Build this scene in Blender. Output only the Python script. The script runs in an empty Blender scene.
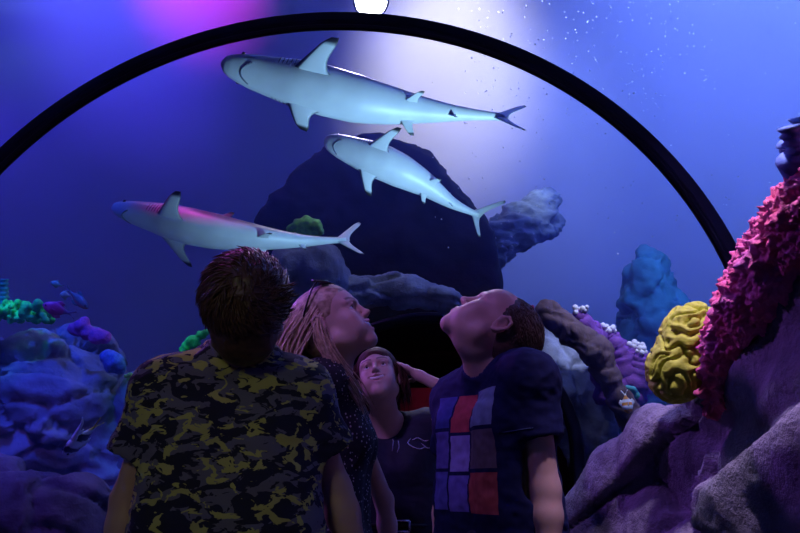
import bpy, math, random
import numpy as np
from mathutils import Matrix, Vector

random.seed(7)
RNG = np.random.default_rng(11)
SC = bpy.context.scene
COL = SC.collection
A = lambda *v: np.array(v, float)


def unit(v):
    v = np.asarray(v, float)
    return v / (np.linalg.norm(v) + 1e-12)


# ------------------------------------------------------------------ camera
FPX = 700.0
CAM = A(0.657, 0.0, 1.05)
YAW, PITCH = 0.13, 0.30
CF = A(-math.sin(YAW) * math.cos(PITCH), math.cos(YAW) * math.cos(PITCH), math.sin(PITCH))
CR = A(math.cos(YAW), math.sin(YAW), 0)
CU = np.cross(CR, CF)


def W(px, py, d):
    """point seen at a pixel of the photograph, d metres in front of the camera"""
    return CAM + d * (CF + (px - 400) / FPX * CR - (py - 266.5) / FPX * CU)


def D(r, u, f):
    """direction given as right / up / away from the viewer, on level axes"""
    lf = unit(A(CF[0], CF[1], 0))
    return r * CR + u * A(0, 0, 1) + f * lf


def DI(r, u, f):
    return r * CR + u * CU + f * CF


cd = bpy.data.cameras.new('camera')
cam = bpy.data.objects.new('camera', cd)
COL.objects.link(cam)
cd.sensor_width = 36.0
cd.lens = 36.0 * FPX / 800.0
cd.clip_start = 0.02
m = Matrix.Identity(4)
for i in range(3):
    m[i][0], m[i][1], m[i][2], m[i][3] = CR[i], CU[i], -CF[i], CAM[i]
cam.matrix_world = m
SC.camera = cam

# ------------------------------------------------------------------ noise
_perm = RNG.permutation(256)
_perm = np.concatenate([_perm, _perm, _perm])
_grad = RNG.normal(size=(256, 3))
_grad /= np.linalg.norm(_grad, axis=1)[:, None]


def perlin(P):
    P = np.asarray(P, float)
    I = np.floor(P).astype(int)
    Fr = P - I
    I &= 255
    w = Fr * Fr * Fr * (Fr * (Fr * 6 - 15) + 10)
    out = 0
    for dx in (0, 1):
        for dy in (0, 1):
            for dz in (0, 1):
                h = _perm[_perm[_perm[I[..., 0] + dx] + I[..., 1] + dy] + I[..., 2] + dz] & 255
                g = _grad[h]
                d = (g * (Fr - A(dx, dy, dz))).sum(-1)
                ww = ((w[..., 0] if dx else 1 - w[..., 0]) * (w[..., 1] if dy else 1 - w[..., 1])
                      * (w[..., 2] if dz else 1 - w[..., 2]))
                out = out + d * ww
    return out


def fbm(P, octv=4, ridged=False):
    a, s, t = 1.0, 0.0, 0.0
    P = np.asarray(P, float)
    for k in range(octv):
        n = perlin(P * (2.03 ** k) + 17.3 * k)
        s = s + a * ((0.5 - np.abs(n) * 2) if ridged else n)
        t += a
        a *= 0.5
    return s / t


# ------------------------------------------------------------------ distance field + mesher
def axis(lo, hi, h, fine=None, hf=None):
    if fine is None:
        return np.arange(lo, hi + h, h)
    out = [lo]
    x = lo
    while x < hi:
        x += hf if any(a <= x <= b for a, b in fine) else h
        out.append(x)
    return np.array(out)


class Field:
    def __init__(self, xs, ys, zs):
        self.x, self.y, self.z = xs, ys, zs
        self.f = np.full((len(xs), len(ys), len(zs)), 0.3, np.float32)

    def box(self, lo, hi):
        s = []
        for ax, l, h in ((self.x, lo[0], hi[0]), (self.y, lo[1], hi[1]), (self.z, lo[2], hi[2])):
            a = max(0, int(np.searchsorted(ax, l)) - 1)
            b = min(len(ax), int(np.searchsorted(ax, h)) + 2)
            s.append(slice(a, b))
        return tuple(s)

    def grid(self, s):
        return (self.x[s[0]][:, None, None], self.y[s[1]][None, :, None], self.z[s[2]][None, None, :])

    def put(self, s, d, k, op):
        f = self.f[s]
        if f.size == 0:
            return
        if op == 'sub':
            d = -d
            if k > 0:
                self.f[s] = _smax(f, d, k)
            else:
                self.f[s] = np.maximum(f, d)
        else:
            self.f[s] = _smin(f, d, k) if k > 0 else np.minimum(f, d)

    def cone(self, a, b, r1, r2=None, k=0.02, op='add'):
        a = np.asarray(a, float)
        b = np.asarray(b, float)
        r2 = r1 if r2 is None else r2
        M = max(r1, r2) + k + 0.03
        s = self.box(np.minimum(a, b) - M, np.maximum(a, b) + M)
        X, Y, Z = self.grid(s)
        ba = b - a
        L = max(1e-12, float(ba @ ba))
        h = np.clip(((X - a[0]) * ba[0] + (Y - a[1]) * ba[1] + (Z - a[2]) * ba[2]) / L, 0, 1)
        d = np.sqrt((X - a[0] - h * ba[0]) ** 2 + (Y - a[1] - h * ba[1]) ** 2 + (Z - a[2] - h * ba[2]) ** 2) - (r1 + (r2 - r1) * h)
        self.put(s, d, k, op)

    def ell(self, c, r, R=None, k=0.02, op='add'):
        c = np.asarray(c, float)
        r = np.asarray(r, float)
        M = r.max() + k + 0.03
        s = self.box(c - M, c + M)
        X, Y, Z = self.grid(s)
        X, Y, Z = X - c[0], Y - c[1], Z - c[2]
        if R is None:
            q = (X, Y, Z)
        else:   # columns of R are the ellipsoid's axes
            q = tuple(X * R[0, i] + Y * R[1, i] + Z * R[2, i] for i in range(3))
        k0 = np.sqrt(sum((q[i] / r[i]) ** 2 for i in range(3)))
        k1 = np.sqrt(sum((q[i] / r[i] ** 2) ** 2 for i in range(3))) + 1e-9
        self.put(s, k0 * (k0 - 1) / k1, k, op)

    def plane_cut(self, p, n):
        """remove everything on the side n points to"""
        X, Y, Z = self.x[:, None, None], self.y[None, :, None], self.z[None, None, :]
        d = (X - p[0]) * n[0] + (Y - p[1]) * n[1] + (Z - p[2]) * n[2]
        self.f = np.maximum(self.f, d).astype(np.float32)

    def mesh(self):
        f = self.f
        f[0], f[-1] = 0.1, 0.1
        f[:, 0], f[:, -1] = 0.1, 0.1
        f[:, :, 0], f[:, :, -1] = 0.1, 0.1
        s = f < 0
        n = np.zeros(tuple(k - 1 for k in f.shape), np.int8)
        for dx in (0, 1):
            for dy in (0, 1):
                for dz in (0, 1):
                    n += s[dx:n.shape[0] + dx, dy:n.shape[1] + dy, dz:n.shape[2] + dz]
        act = (n > 0) & (n < 8)
        I = np.argwhere(act)
        if not len(I):
            return np.zeros((0, 3)), []
        idx = np.full(act.shape, -1, np.int32)
        idx[act] = np.arange(len(I))
        co = np.array([(a, b, c) for a in (0, 1) for b in (0, 1) for c in (0, 1)])
        ax = (self.x, self.y, self.z)
        V8 = np.stack([f[I[:, 0] + c[0], I[:, 1] + c[1], I[:, 2] + c[2]] for c in co], 1)
        P8 = np.stack([np.stack([ax[q][I[:, q] + c[q]] for q in range(3)], -1) for c in co], 1)
        acc = np.zeros((len(I), 3))
        cnt = np.zeros(len(I))
        for i in range(8):
            for j in range(i + 1, 8):
                if np.abs(co[i] - co[j]).sum() == 1:
                    a, b = V8[:, i], V8[:, j]
                    x = (a < 0) != (b < 0)
                    t = np.where(x, a / np.where(x, a - b, 1), 0)
                    acc += np.where(x[:, None], P8[:, i] + t[:, None] * (P8[:, j] - P8[:, i]), 0)
                    cnt += x
        V = acc / cnt[:, None]
        Q = []
        for q in range(3):
            o1, o2 = (q + 1) % 3, (q + 2) % 3
            sa = [slice(None)] * 3
            sb = [slice(None)] * 3
            sa[q], sb[q] = slice(0, -1), slice(1, None)
            ch = s[tuple(sa)] != s[tuple(sb)]
            E = np.argwhere(ch)
            ins = s[E[:, 0], E[:, 1], E[:, 2]]
            quad = []
            for da, db in ((0, 0), (1, 0), (1, 1), (0, 1)):
                c = E.copy()
                c[:, o1] -= da
                c[:, o2] -= db
                quad.append(idx[c[:, 0], c[:, 1], c[:, 2]])
            quad = np.stack(quad, 1)
            quad[~ins] = quad[~ins][:, ::-1]
            Q.append(quad)
        return V, np.concatenate(Q)


def _smin(a, b, k):
    h = np.maximum(k - np.abs(a - b), 0) / k
    return np.minimum(a, b) - h * h * k * 0.25


def _smax(a, b, k):
    return -_smin(-a, -b, k)


# ------------------------------------------------------------------ linking objects
def make_mesh(name, V, Fc, mat, parent=None, loc=None, smooth=True, attr=None):
    """link ONE mesh object; V in world coordinates, loc becomes its origin"""
    V = np.asarray(V, float)
    base = A(0, 0, 0)
    if parent is not None:
        p = parent
        while p is not None:
            base = base + np.array(p.location)
            p = p.parent
    loc = A(*loc) if loc is not None else base
    me = bpy.data.meshes.new(name)
    if isinstance(Fc, np.ndarray):
        nf, w = Fc.shape
        me.vertices.add(len(V))
        me.vertices.foreach_set('co', (V - loc).astype(np.float32).ravel())
        me.loops.add(nf * w)
        me.loops.foreach_set('vertex_index', Fc.astype(np.int32).ravel())
        me.polygons.add(nf)
        me.polygons.foreach_set('loop_start', np.arange(0, nf * w, w, dtype=np.int32))
        me.update(calc_edges=True)
        me.validate()
    else:
        me.from_pydata([tuple(v) for v in V - loc], [], [tuple(int(i) for i in f) for f in Fc])
        me.update()
    if smooth:
        me.shade_smooth()
    mats = mat if isinstance(mat, (list, tuple)) else [mat]
    for q in mats:
        me.materials.append(q)
    if attr:
        for an, val in attr.items():
            val = np.asarray(val, np.float32)
            if val.ndim == 1:
                a = me.attributes.new(an, 'FLOAT', 'POINT')
                a.data.foreach_set('value', val)
            else:
                a = me.attributes.new(an, 'FLOAT_COLOR', 'POINT')
                a.data.foreach_set('color', np.concatenate([val, np.ones((len(val), 1), np.float32)], 1).ravel())
    o = bpy.data.objects.new(name, me)
    COL.objects.link(o)
    if parent is not None:
        o.parent = parent
    o.location = loc - base
    return o


def thing(name, label, cat, loc, group=None):
    o = bpy.data.objects.new(name, None)
    COL.objects.link(o)
    o.location = loc
    o.empty_display_size = 0.1
    return tag(o, label, cat, group)


def tag(o, label, cat, group=None):
    o['label'] = label
    o['category'] = cat
    if group:
        o['group'] = group
    return o


def struct(o):
    o['kind'] = 'structure'
    return o


def vnormals(V, Fc):
    N = np.zeros_like(V)
    a, b, c = V[Fc[:, 0]], V[Fc[:, 1]], V[Fc[:, 2]]
    n = np.cross(b - a, c - a)
    for i in range(Fc.shape[1]):
        np.add.at(N, Fc[:, i], n)
    return N / (np.linalg.norm(N, axis=1)[:, None] + 1e-12)


# geometry packers ---------------------------------------------------------
class Pack:
    def __init__(self):
        self.V, self.F, self.n = [], [], 0
        self.C = []

    def add(self, V, Fc, c=None):
        V = np.asarray(V, float)
        self.V.append(V)
        self.F += [tuple(i + self.n for i in f) for f in Fc]
        self.n += len(V)
        if c is not None:
            c = np.asarray(c, float)
            self.C.append(np.broadcast_to(c, (len(V), 3)) if c.ndim == 1 else c)

    def verts(self):
        return np.concatenate(self.V)

    def cols(self):
        return np.concatenate(self.C)

    def rings(self, R, cap=True, c=None):
        """loft a list of rings (all the same length)"""
        n, k = len(R), len(R[0])
        Fc = []
        for i in range(n - 1):
            for j in range(k):
                Fc.append((i * k + j, i * k + (j + 1) % k, (i + 1) * k + (j + 1) % k, (i + 1) * k + j))
        if cap:
            Fc.append(tuple(range(k))[::-1])
            Fc.append(tuple((n - 1) * k + j for j in range(k)))
        self.add(np.concatenate(R), Fc, c)

    def tube(self, P, r, seg=8, c=None, flat=1.0, up=None):
        P = np.asarray(P, float)
        r = np.broadcast_to(np.asarray(r, float), (len(P),))
        T = np.gradient(P, axis=0)
        T /= np.linalg.norm(T, axis=1)[:, None] + 1e-12
        ref = A(0, 0, 1) if up is None else np.asarray(up, float)
        if abs(T[0] @ ref) > 0.95:
            ref = A(1, 0, 0)
        R = []
        u = unit(np.cross(T[0], ref))
        for i in range(len(P)):
            u = unit(u - T[i] * (u @ T[i]))
            v = np.cross(T[i], u)
            a = np.arange(seg) * 2 * math.pi / seg
            R.append(P[i] + r[i] * (np.cos(a)[:, None] * u + flat * np.sin(a)[:, None] * v))
        self.rings(R, True, c)

    def ball(self, c0, r, seg=10, R=None, col=None):
        r = np.broadcast_to(np.asarray(r, float), (3,))
        rows = []
        n = max(4, seg // 2 + 1)
        for i in range(n + 1):
            ph = math.pi * i / n
            a = np.arange(seg) * 2 * math.pi / seg
            rr = max(math.sin(ph), 0.02)
            q = np.stack([rr * np.cos(a) * r[0], rr * np.sin(a) * r[1], np.full(seg, -math.cos(ph)) * r[2]], -1)
            rows.append(q @ (R.T if R is not None else np.eye(3)) + c0)
        self.rings(rows, True, col)

    def build(self, name, mat, parent=None, loc=None, smooth=True, attr=None):
        return make_mesh(name, self.verts(), self.F, mat, parent, loc, smooth, attr)


def box_pack(lo, hi):
    p = Pack()
    (a, b, c), (x, y, z) = lo, hi
    p.add([(a, b, c), (x, b, c), (x, y, c), (a, y, c), (a, b, z), (x, b, z), (x, y, z), (a, y, z)],
          [(3, 2, 1, 0), (4, 5, 6, 7), (0, 1, 5, 4), (1, 2, 6, 5), (2, 3, 7, 6), (3, 0, 4, 7)])
    return p


def catmull(P, n):
    P = np.asarray(P, float)
    P = np.concatenate([[2 * P[0] - P[1]], P, [2 * P[-1] - P[-2]]])
    out = []
    m_ = len(P) - 3
    for t in np.linspace(0, m_ - 1e-9, n):
        i = int(t)
        u = t - i
        p0, p1, p2, p3 = P[i:i + 4]
        out.append(0.5 * (2 * p1 + (p2 - p0) * u + (2 * p0 - 5 * p1 + 4 * p2 - p3) * u * u + (3 * p1 - p0 - 3 * p2 + p3) * u ** 3))
    return np.array(out)


# ------------------------------------------------------------------ materials
def nmat(name):
    mt = bpy.data.materials.new(name)
    mt.use_nodes = True
    nt = mt.node_tree
    nt.nodes.clear()
    out = nt.nodes.new('ShaderNodeOutputMaterial')
    return mt, nt, out


def N(nt, t, **kw):
    n = nt.nodes.new('ShaderNode' + t)
    for k, v in kw.items():
        if k in n.inputs:
            n.inputs[k].default_value = v
        else:
            setattr(n, k, v)
    return n


def lk(nt, a, b):
    nt.links.new(a, b)


def ramp(nt, src, stops, interp='LINEAR'):
    r = N(nt, 'ValToRGB')
    r.color_ramp.interpolation = interp
    e = r.color_ramp.elements
    while len(e) > 1:
        e.remove(e[-1])
    e[0].position = stops[0][0]
    e[0].color = (*stops[0][1], 1)
    for p, c in stops[1:]:
        q = e.new(p)
        q.color = (*c, 1)
    lk(nt, src, r.inputs['Fac'])
    return r.outputs['Color']


def objco(nt, scale=None):
    tc = N(nt, 'TexCoord')
    if scale is None:
        return tc.outputs['Object']
    mp = N(nt, 'Mapping')
    mp.inputs['Scale'].default_value = scale
    lk(nt, tc.outputs['Object'], mp.inputs['Vector'])
    return mp.outputs['Vector']


def simple(name, col, rough=0.6, var=0.25, vs=8.0, bump=0.0, bs=30.0, spec=0.4, scale=None, col2=None, sheen=0, sss=0, metal=0.0, attr=None):
    """principled material with noise colour variation and optional bump"""
    mt, nt, out = nmat(name)
    b = N(nt, 'BsdfPrincipled')
    b.inputs['Roughness'].default_value = rough
    b.inputs['Specular IOR Level'].default_value = spec
    b.inputs['Metallic'].default_value = metal
    if sss:
        b.inputs['Subsurface Weight'].default_value = sss
        b.inputs['Subsurface Radius'].default_value = (0.01, 0.004, 0.002)
        b.inputs['Subsurface Scale'].default_value = 0.6
    if sheen:
        b.inputs['Sheen Weight'].default_value = sheen
    co = objco(nt, scale)
    nz = N(nt, 'TexNoise')
    nz.inputs['Scale'].default_value = vs
    nz.inputs['Detail'].default_value = 5
    lk(nt, co, nz.inputs['Vector'])
    c = np.array(col)
    c2 = np.array(col2) if col2 is not None else c * (1 - var)
    cc = ramp(nt, nz.outputs['Fac'], [(0.35, tuple(c2)), (0.62, tuple(c))])
    if attr:
        at = N(nt, 'Attribute')
        at.attribute_name = attr
        mx = N(nt, 'Mix', data_type='RGBA', blend_type='MULTIPLY')
        mx.inputs['Factor'].default_value = 1
        lk(nt, cc, mx.inputs['A'])
        lk(nt, at.outputs['Color'], mx.inputs['B'])
        cc = mx.outputs['Result']
    lk(nt, cc, b.inputs['Base Color'])
    if bump:
        n2 = N(nt, 'TexNoise')
        n2.inputs['Scale'].default_value = bs
        n2.inputs['Detail'].default_value = 6
        n2.inputs['Roughness'].default_value = 0.65
        lk(nt, co, n2.inputs['Vector'])
        bp = N(nt, 'Bump')
        bp.inputs['Strength'].default_value = bump
        bp.inputs['Distance'].default_value = 0.02
        lk(nt, n2.outputs['Fac'], bp.inputs['Height'])
        lk(nt, bp.outputs['Normal'], b.inputs['Normal'])
    lk(nt, b.outputs['BSDF'], out.inputs['Surface'])
    return mt


def emit(name, col, s):
    mt, nt, out = nmat(name)
    e = N(nt, 'Emission')
    e.inputs['Color'].default_value = (*col, 1)
    e.inputs['Strength'].default_value = s
    lk(nt, e.outputs['Emission'], out.inputs['Surface'])
    return mt


#@@PARAMS
WATER_DENS = 0.032
WATER_COL = (0.16, 0.20, 1.0)

M = {}
M['backdrop_paint'] = simple('backdrop_paint', (0.50, 0.55, 0.80), 0.9, 0.12, 0.35, 0.0)
M['tank_floor'] = simple('sand', (0.30, 0.30, 0.36), 0.9, 0.4, 3, 0.5, 60)
M['floor'] = simple('dark_carpet', (0.03, 0.03, 0.04), 0.9, 0.4, 40, 0.2, 200)
M['black'] = simple('black_rubber', (0.022, 0.016, 0.035), 0.33, 0.4, 10, 0.05, 60, spec=0.5)
M['black_matt'] = simple('black_paint', (0.008, 0.007, 0.012), 0.8, 0.3, 5)
M['rock_near'] = simple('grey_rock', (0.30, 0.28, 0.36), 0.72, 0.6, 7, 1.0, 34, col2=(0.12, 0.11, 0.15))
M['rock_teal'] = simple('teal_rock', (0.10, 0.30, 0.36), 0.9, 0.5, 4, 0.6, 9)
M['rock_low'] = simple('low_rock', (0.17, 0.13, 0.19), 0.8, 0.5, 4, 0.9, 16)
M['rock_blue'] = simple('tank_rock', (0.26, 0.28, 0.36), 0.85, 0.5, 3, 0.7, 12)
M['rock_dark'] = simple('dark_rock', (0.016, 0.013, 0.03), 0.85, 0.5, 1.5, 0.7, 6)
M['rock_pale'] = simple('pale_rock', (0.34, 0.42, 0.50), 0.85, 0.45, 3, 0.8, 9, scale=(1, 1, 3))
M['rock_slab'] = simple('slab_rock', (0.34, 0.38, 0.46), 0.85, 0.45, 4, 0.8, 18)
M['log'] = simple('brown_rock', (0.17, 0.10, 0.11), 0.8, 0.6, 5, 0.8, 16, scale=(1, 1, 0.4))
M['brain'] = simple('yellow_coral', (0.52, 0.58, 0.05), 0.65, 0.3, 30, 0.3, 120)
M['pink'] = simple('pink_coral', (0.75, 0.10, 0.22), 0.6, 0.4, 14, 0.4, 120, col2=(0.55, 0.12, 0.34))
M['bluecoral'] = simple('blue_coral', (0.12, 0.25, 0.60), 0.6, 0.4, 30, 0.3, 90)
M['purple'] = simple('purple_coral', (0.24, 0.07, 0.38), 0.7, 0.4, 12, 0.5, 60)
M['violet'] = simple('violet_coral', (0.60, 0.12, 0.45), 0.7, 0.4, 12, 0.5, 60)
M['white'] = simple('white_polyp', (0.8, 0.78, 0.8), 0.6, 0.15, 40, 0.2, 90)
M['green'] = simple('green_coral', (0.04, 0.88, 0.20), 0.6, 0.6, 14, 0.4, 80)
M['green2'] = simple('lime_coral', (0.30, 0.85, 0.10), 0.6, 0.5, 20, 0.4, 80)
M['teal'] = simple('teal_coral', (0.06, 0.38, 0.42), 0.6, 0.5, 20, 0.4, 80)
M['bubble'] = simple('bubble', (0.8, 0.85, 0.9), 0.2, 0.1)
M['lamp_body'] = simple('lamp_housing', (0.02, 0.02, 0.025), 0.4)


def attr_mat(name, attr='tint', rough=0.5, spec=0.4, bump=0.0, bs=80, sss=0.0, var=0.12, vs=20):
    mt, nt, out = nmat(name)
    b = N(nt, 'BsdfPrincipled')
    b.inputs['Roughness'].default_value = rough
    b.inputs['Specular IOR Level'].default_value = spec
    if sss:
        b.inputs['Subsurface Weight'].default_value = sss
        b.inputs['Subsurface Radius'].default_value = (0.012, 0.005, 0.003)
        b.inputs['Subsurface Scale'].default_value = 0.5
    at = N(nt, 'Attribute')
    at.attribute_name = attr
    nz = N(nt, 'TexNoise')
    nz.inputs['Scale'].default_value = vs
    nz.inputs['Detail'].default_value = 4
    co = objco(nt)
    lk(nt, co, nz.inputs['Vector'])
    g = ramp(nt, nz.outputs['Fac'], [(0.3, (1 - var,) * 3), (0.7, (1,) * 3)])
    mx = N(nt, 'Mix', data_type='RGBA', blend_type='MULTIPLY')
    mx.inputs['Factor'].default_value = 1
    lk(nt, at.outputs['Color'], mx.inputs['A'])
    lk(nt, g, mx.inputs['B'])
    lk(nt, mx.outputs['Result'], b.inputs['Base Color'])
    if bump:
        n2 = N(nt, 'TexNoise')
        n2.inputs['Scale'].default_value = bs
        n2.inputs['Detail'].default_value = 4
        lk(nt, co, n2.inputs['Vector'])
        bp = N(nt, 'Bump')
        bp.inputs['Strength'].default_value = bump
        bp.inputs['Distance'].default_value = 0.003
        lk(nt, n2.outputs['Fac'], bp.inputs['Height'])
        lk(nt, bp.outputs['Normal'], b.inputs['Normal'])
    lk(nt, b.outputs['BSDF'], out.inputs['Surface'])
    return mt


M['shark'] = attr_mat('shark_skin', rough=0.42, spec=0.5, bump=0.05, var=0.15, vs=6)
M['fish'] = attr_mat('fish_skin', rough=0.4, spec=0.5)
M['skin'] = attr_mat('skin', rough=0.5, spec=0.35, bump=0.08, bs=300, sss=0.12, var=0.10, vs=25)
M['mouth'] = simple('shark_mouth', (0.16, 0.18, 0.22), 0.6)
M['eye_white'] = simple('eye_white', (0.75, 0.73, 0.72), 0.15, 0.02)
M['iris'] = simple('iris', (0.03, 0.03, 0.04), 0.1, 0.1)
M['teeth'] = simple('teeth', (0.85, 0.83, 0.78), 0.25, 0.03)
M['hair_brown'] = simple('brown_hair', (0.13, 0.060, 0.032), 0.45, 0.5, 60, spec=0.5)
M['hair_dark'] = simple('dark_brown_hair', (0.085, 0.050, 0.034), 0.5, 0.4, 60, spec=0.4)
M['hair_red'] = simple('auburn_hair', (0.10, 0.038, 0.025), 0.6, 0.4, 60, spec=0.2)
M['hair_blond'] = simple('blonde_hair', (0.62, 0.44, 0.28), 0.42, 0.45, 60, spec=0.5, col2=(0.30, 0.18, 0.11))
M['denim'] = simple('dark_denim', (0.02, 0.025, 0.05), 0.9, 0.3, 60, 0.2, 200)
M['shoe'] = simple('shoe_leather', (0.02, 0.02, 0.02), 0.6, 0.3, 20)
M['navy_'] = simple('navy_cloth', (0.014, 0.016, 0.055), 0.85, 0.25, 12, 0.15, 350)
M['navy_sat'] = simple('dark_navy_cloth', (0.012, 0.012, 0.040), 0.7, 0.25, 12, 0.15, 300)
M['stitch'] = simple('stitch', (0.05, 0.08, 0.2), 0.8)
M['silver'] = simple('silver_foil', (0.75, 0.72, 0.85), 0.2, 0.1, metal=0.9)
M['dark_plastic'] = simple('dark_plastic', (0.015, 0.012, 0.02), 0.25, 0.1, spec=0.6)
M['belt'] = simple('belt_leather', (0.015, 0.012, 0.012), 0.5)

# ------------------------------------------------------------------ tunnel profile, from the rib's own outline
Y_RIB, Y_END, ZC = 2.16, 7.0, 1.20
near = [(0, 148), (50, 118), (100, 92), (150, 67), (200, 46), (250, 32), (300, 22), (355, 18), (420, 24), (500, 45), (560, 74),
        (600, 102), (655, 150), (690, 194), (720, 243), (735, 272)]
th_, r_ = [], []
for px, py in near:
    d = W(px, py, 1) - CAM
    p = CAM + d * (Y_RIB - CAM[1]) / d[1]
    th_.append(math.atan2(p[2] - ZC, p[0]))
    r_.append(math.hypot(p[0], p[2] - ZC))
th_, r_ = np.array(th_), np.array(r_)
Bm = np.stack([np.ones_like(th_), np.cos(th_), np.sin(th_), np.cos(2 * th_)], 1)
coef = np.linalg.solve(Bm.T @ Bm + 0.02 * np.diag([0, 1, 1, 1]), Bm.T @ r_)


def prof_r(t):
    return coef[0] + coef[1] * np.cos(t) + coef[2] * np.sin(t) + coef[3] * np.cos(2 * t)


def profile(off=0.0, n=48, z0=0.0):
    """arch from the right foot over the crown to the left foot, (x, z)"""
    t = np.linspace(0, math.pi, n)
    P = np.stack([(prof_r(t) + off) * np.cos(t), ZC + (prof_r(t) + off) * np.sin(t)], -1)
    return np.concatenate([[(P[0, 0], z0)], P, [(P[-1, 0], z0)]])


print('profile radius', prof_r(np.linspace(0, math.pi, 7)).round(3), 'resid', np.abs(Bm @ coef - r_).max().round(3))

# acrylic -------------------------------------------------------------------
mt, nt, out = nmat('clear_acrylic')
tr = N(nt, 'BsdfTransparent')
tr.inputs['Color'].default_value = (0.97, 0.98, 1.0, 1)
gl = N(nt, 'BsdfGlossy')
gl.inputs['Roughness'].default_value = 0.06
ms = N(nt, 'MixShader')
ms.inputs['Fac'].default_value = 0.03
lk(nt, tr.outputs[0], ms.inputs[1])
lk(nt, gl.outputs[0], ms.inputs[2])
lk(nt, ms.outputs[0], out.inputs['Surface'])
M['acrylic'] = mt


def arch_sheet(name, y0, y1, off, mat, thick=0.0):
    P = profile(off)
    p = Pack()
    if thick:
        Q = profile(off + thick)
        ring = lambda y: np.concatenate([np.stack([P[:, 0], np.full(len(P), y), P[:, 1]], -1), np.stack([Q[::-1, 0], np.full(len(P), y), Q[::-1, 1]], -1)])
        p.rings([ring(y0), ring(y1)])
    else:
        n = len(P)
        V = np.concatenate([np.stack([P[:, 0], np.full(n, y), P[:, 1]], -1) for y in (y0, y1)])
        p.add(V, [(i, i + 1, n + i + 1, n + i) for i in range(n - 1)])
    return p.build(name, mat)


struct(arch_sheet('window_1', -4.0, Y_RIB, 0.0, M['acrylic']))
struct(arch_sheet('window_2', Y_RIB, Y_END, 0.0, M['acrylic']))

# rib: an I-shaped black seam following the arch -----------------------------
rib = thing('tunnel_rib', 'thick black curved rib arching over the people across the acrylic tunnel', 'tunnel rib', (0, Y_RIB, 0))


def rib_band(o0, o1, w):
    t = np.concatenate([np.linspace(0, math.pi, 90)])
    R = []
    P0, P1 = profile(o0, 90), profile(o1, 90)
    for a, b in zip(P0, P1):
        R.append(np.array([(a[0], Y_RIB - w, a[1]), (a[0], Y_RIB + w, a[1]), (b[0], Y_RIB + w, b[1]), (b[0], Y_RIB - w, b[1])]))
    p = Pack()
    p.rings(R)
    return p


o = rib_band(-0.020, 0.022, 0.029).build('seam_band', M['black'], rib, smooth=False)
bv = o.modifiers.new('bevel', 'BEVEL')
bv.width = 0.008
bv.segments = 2
for s in (-1, 1):
    R = []
    for a in profile(-0.021, 90):
        R.append(a)
    P = np.array(R)
    t = Pack()
    t.tube(np.stack([P[:, 0], np.full(len(P), Y_RIB + s * 0.019), P[:, 1]], -1), 0.006, 8, up=(0, 1, 0))
    t.build('sealing_bead', M['black'], rib)

# ------------------------------------------------------------------ the tank
TX0, TX1, TY0, TY1, TZ = -10.0, 10.0, -11.0, 13.5, 7.8
DOME = (10.0, 12.5, 8.5)
# stands in for the tank's walls: painted backdrop dome shaped for smooth light gradients
pk = Pack()
rings = []
for ph in np.linspace(0, math.pi / 2 * .985, 40):
    a = np.linspace(0, 2 * math.pi, 96, endpoint=False)
    rings.append(np.stack([DOME[0] * np.cos(a) * math.cos(ph), 1.0 + DOME[1] * np.sin(a) * math.cos(ph), np.full(96, DOME[2] * math.sin(ph))], -1))
pk.rings([r for r in rings], False)
pk.F = [f[::-1] for f in pk.F]
pk.F.append(tuple(range(39 * 96, 40 * 96)))
struct(pk.build('wall_backdrop', M['backdrop_paint']))
xl, xr = profile()[-1][0], profile()[0][0]
struct(box_pack((TX0, TY0, -0.1), (xl - 0.02, TY1, 0.0)).build('floor_left', M['tank_floor'], smooth=False))
struct(box_pack((xr + 0.02, TY0, -0.1), (TX1, TY1, 0.0)).build('floor_right', M['tank_floor'], smooth=False))
struct(box_pack((xl - 0.02, TY0, -0.1), (xr + 0.02, TY1, 0.0)).build('floor', M['floor'], smooth=False))

# water: one closed body with the tunnel cut out of it
mt, nt, out = nmat('sea_water')
vs_ = N(nt, 'VolumeScatter')
vs_.inputs['Color'].default_value = (*WATER_COL, 1)
vs_.inputs['Density'].default_value = WATER_DENS
vs_.inputs['Anisotropy'].default_value = 0.25
lk(nt, vs_.outputs[0], out.inputs['Volume'])
M['water'] = mt
P = profile(0.03)
outer = [(TX1 - .02, 0.02), (TX1 - .02, TZ), (TX0 + .02, TZ), (TX0 + .02, 0.02)]
P[0, 1] = P[-1, 1] = 0.02
poly = np.array(list(P[::-1]) + outer)
n = len(poly)
V = np.concatenate([np.stack([poly[:, 0], np.full(n, y), poly[:, 1]], -1) for y in (TY0 + .02, TY1 - .02)])
Fc = [(i, (i + 1) % n, n + (i + 1) % n, n + i) for i in range(n)] + [tuple(range(n))[::-1], tuple(range(n, 2 * n))]
Fc = [f[::-1] for f in Fc]
struct(make_mesh('water', V, Fc, M['water'], smooth=False))


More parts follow.
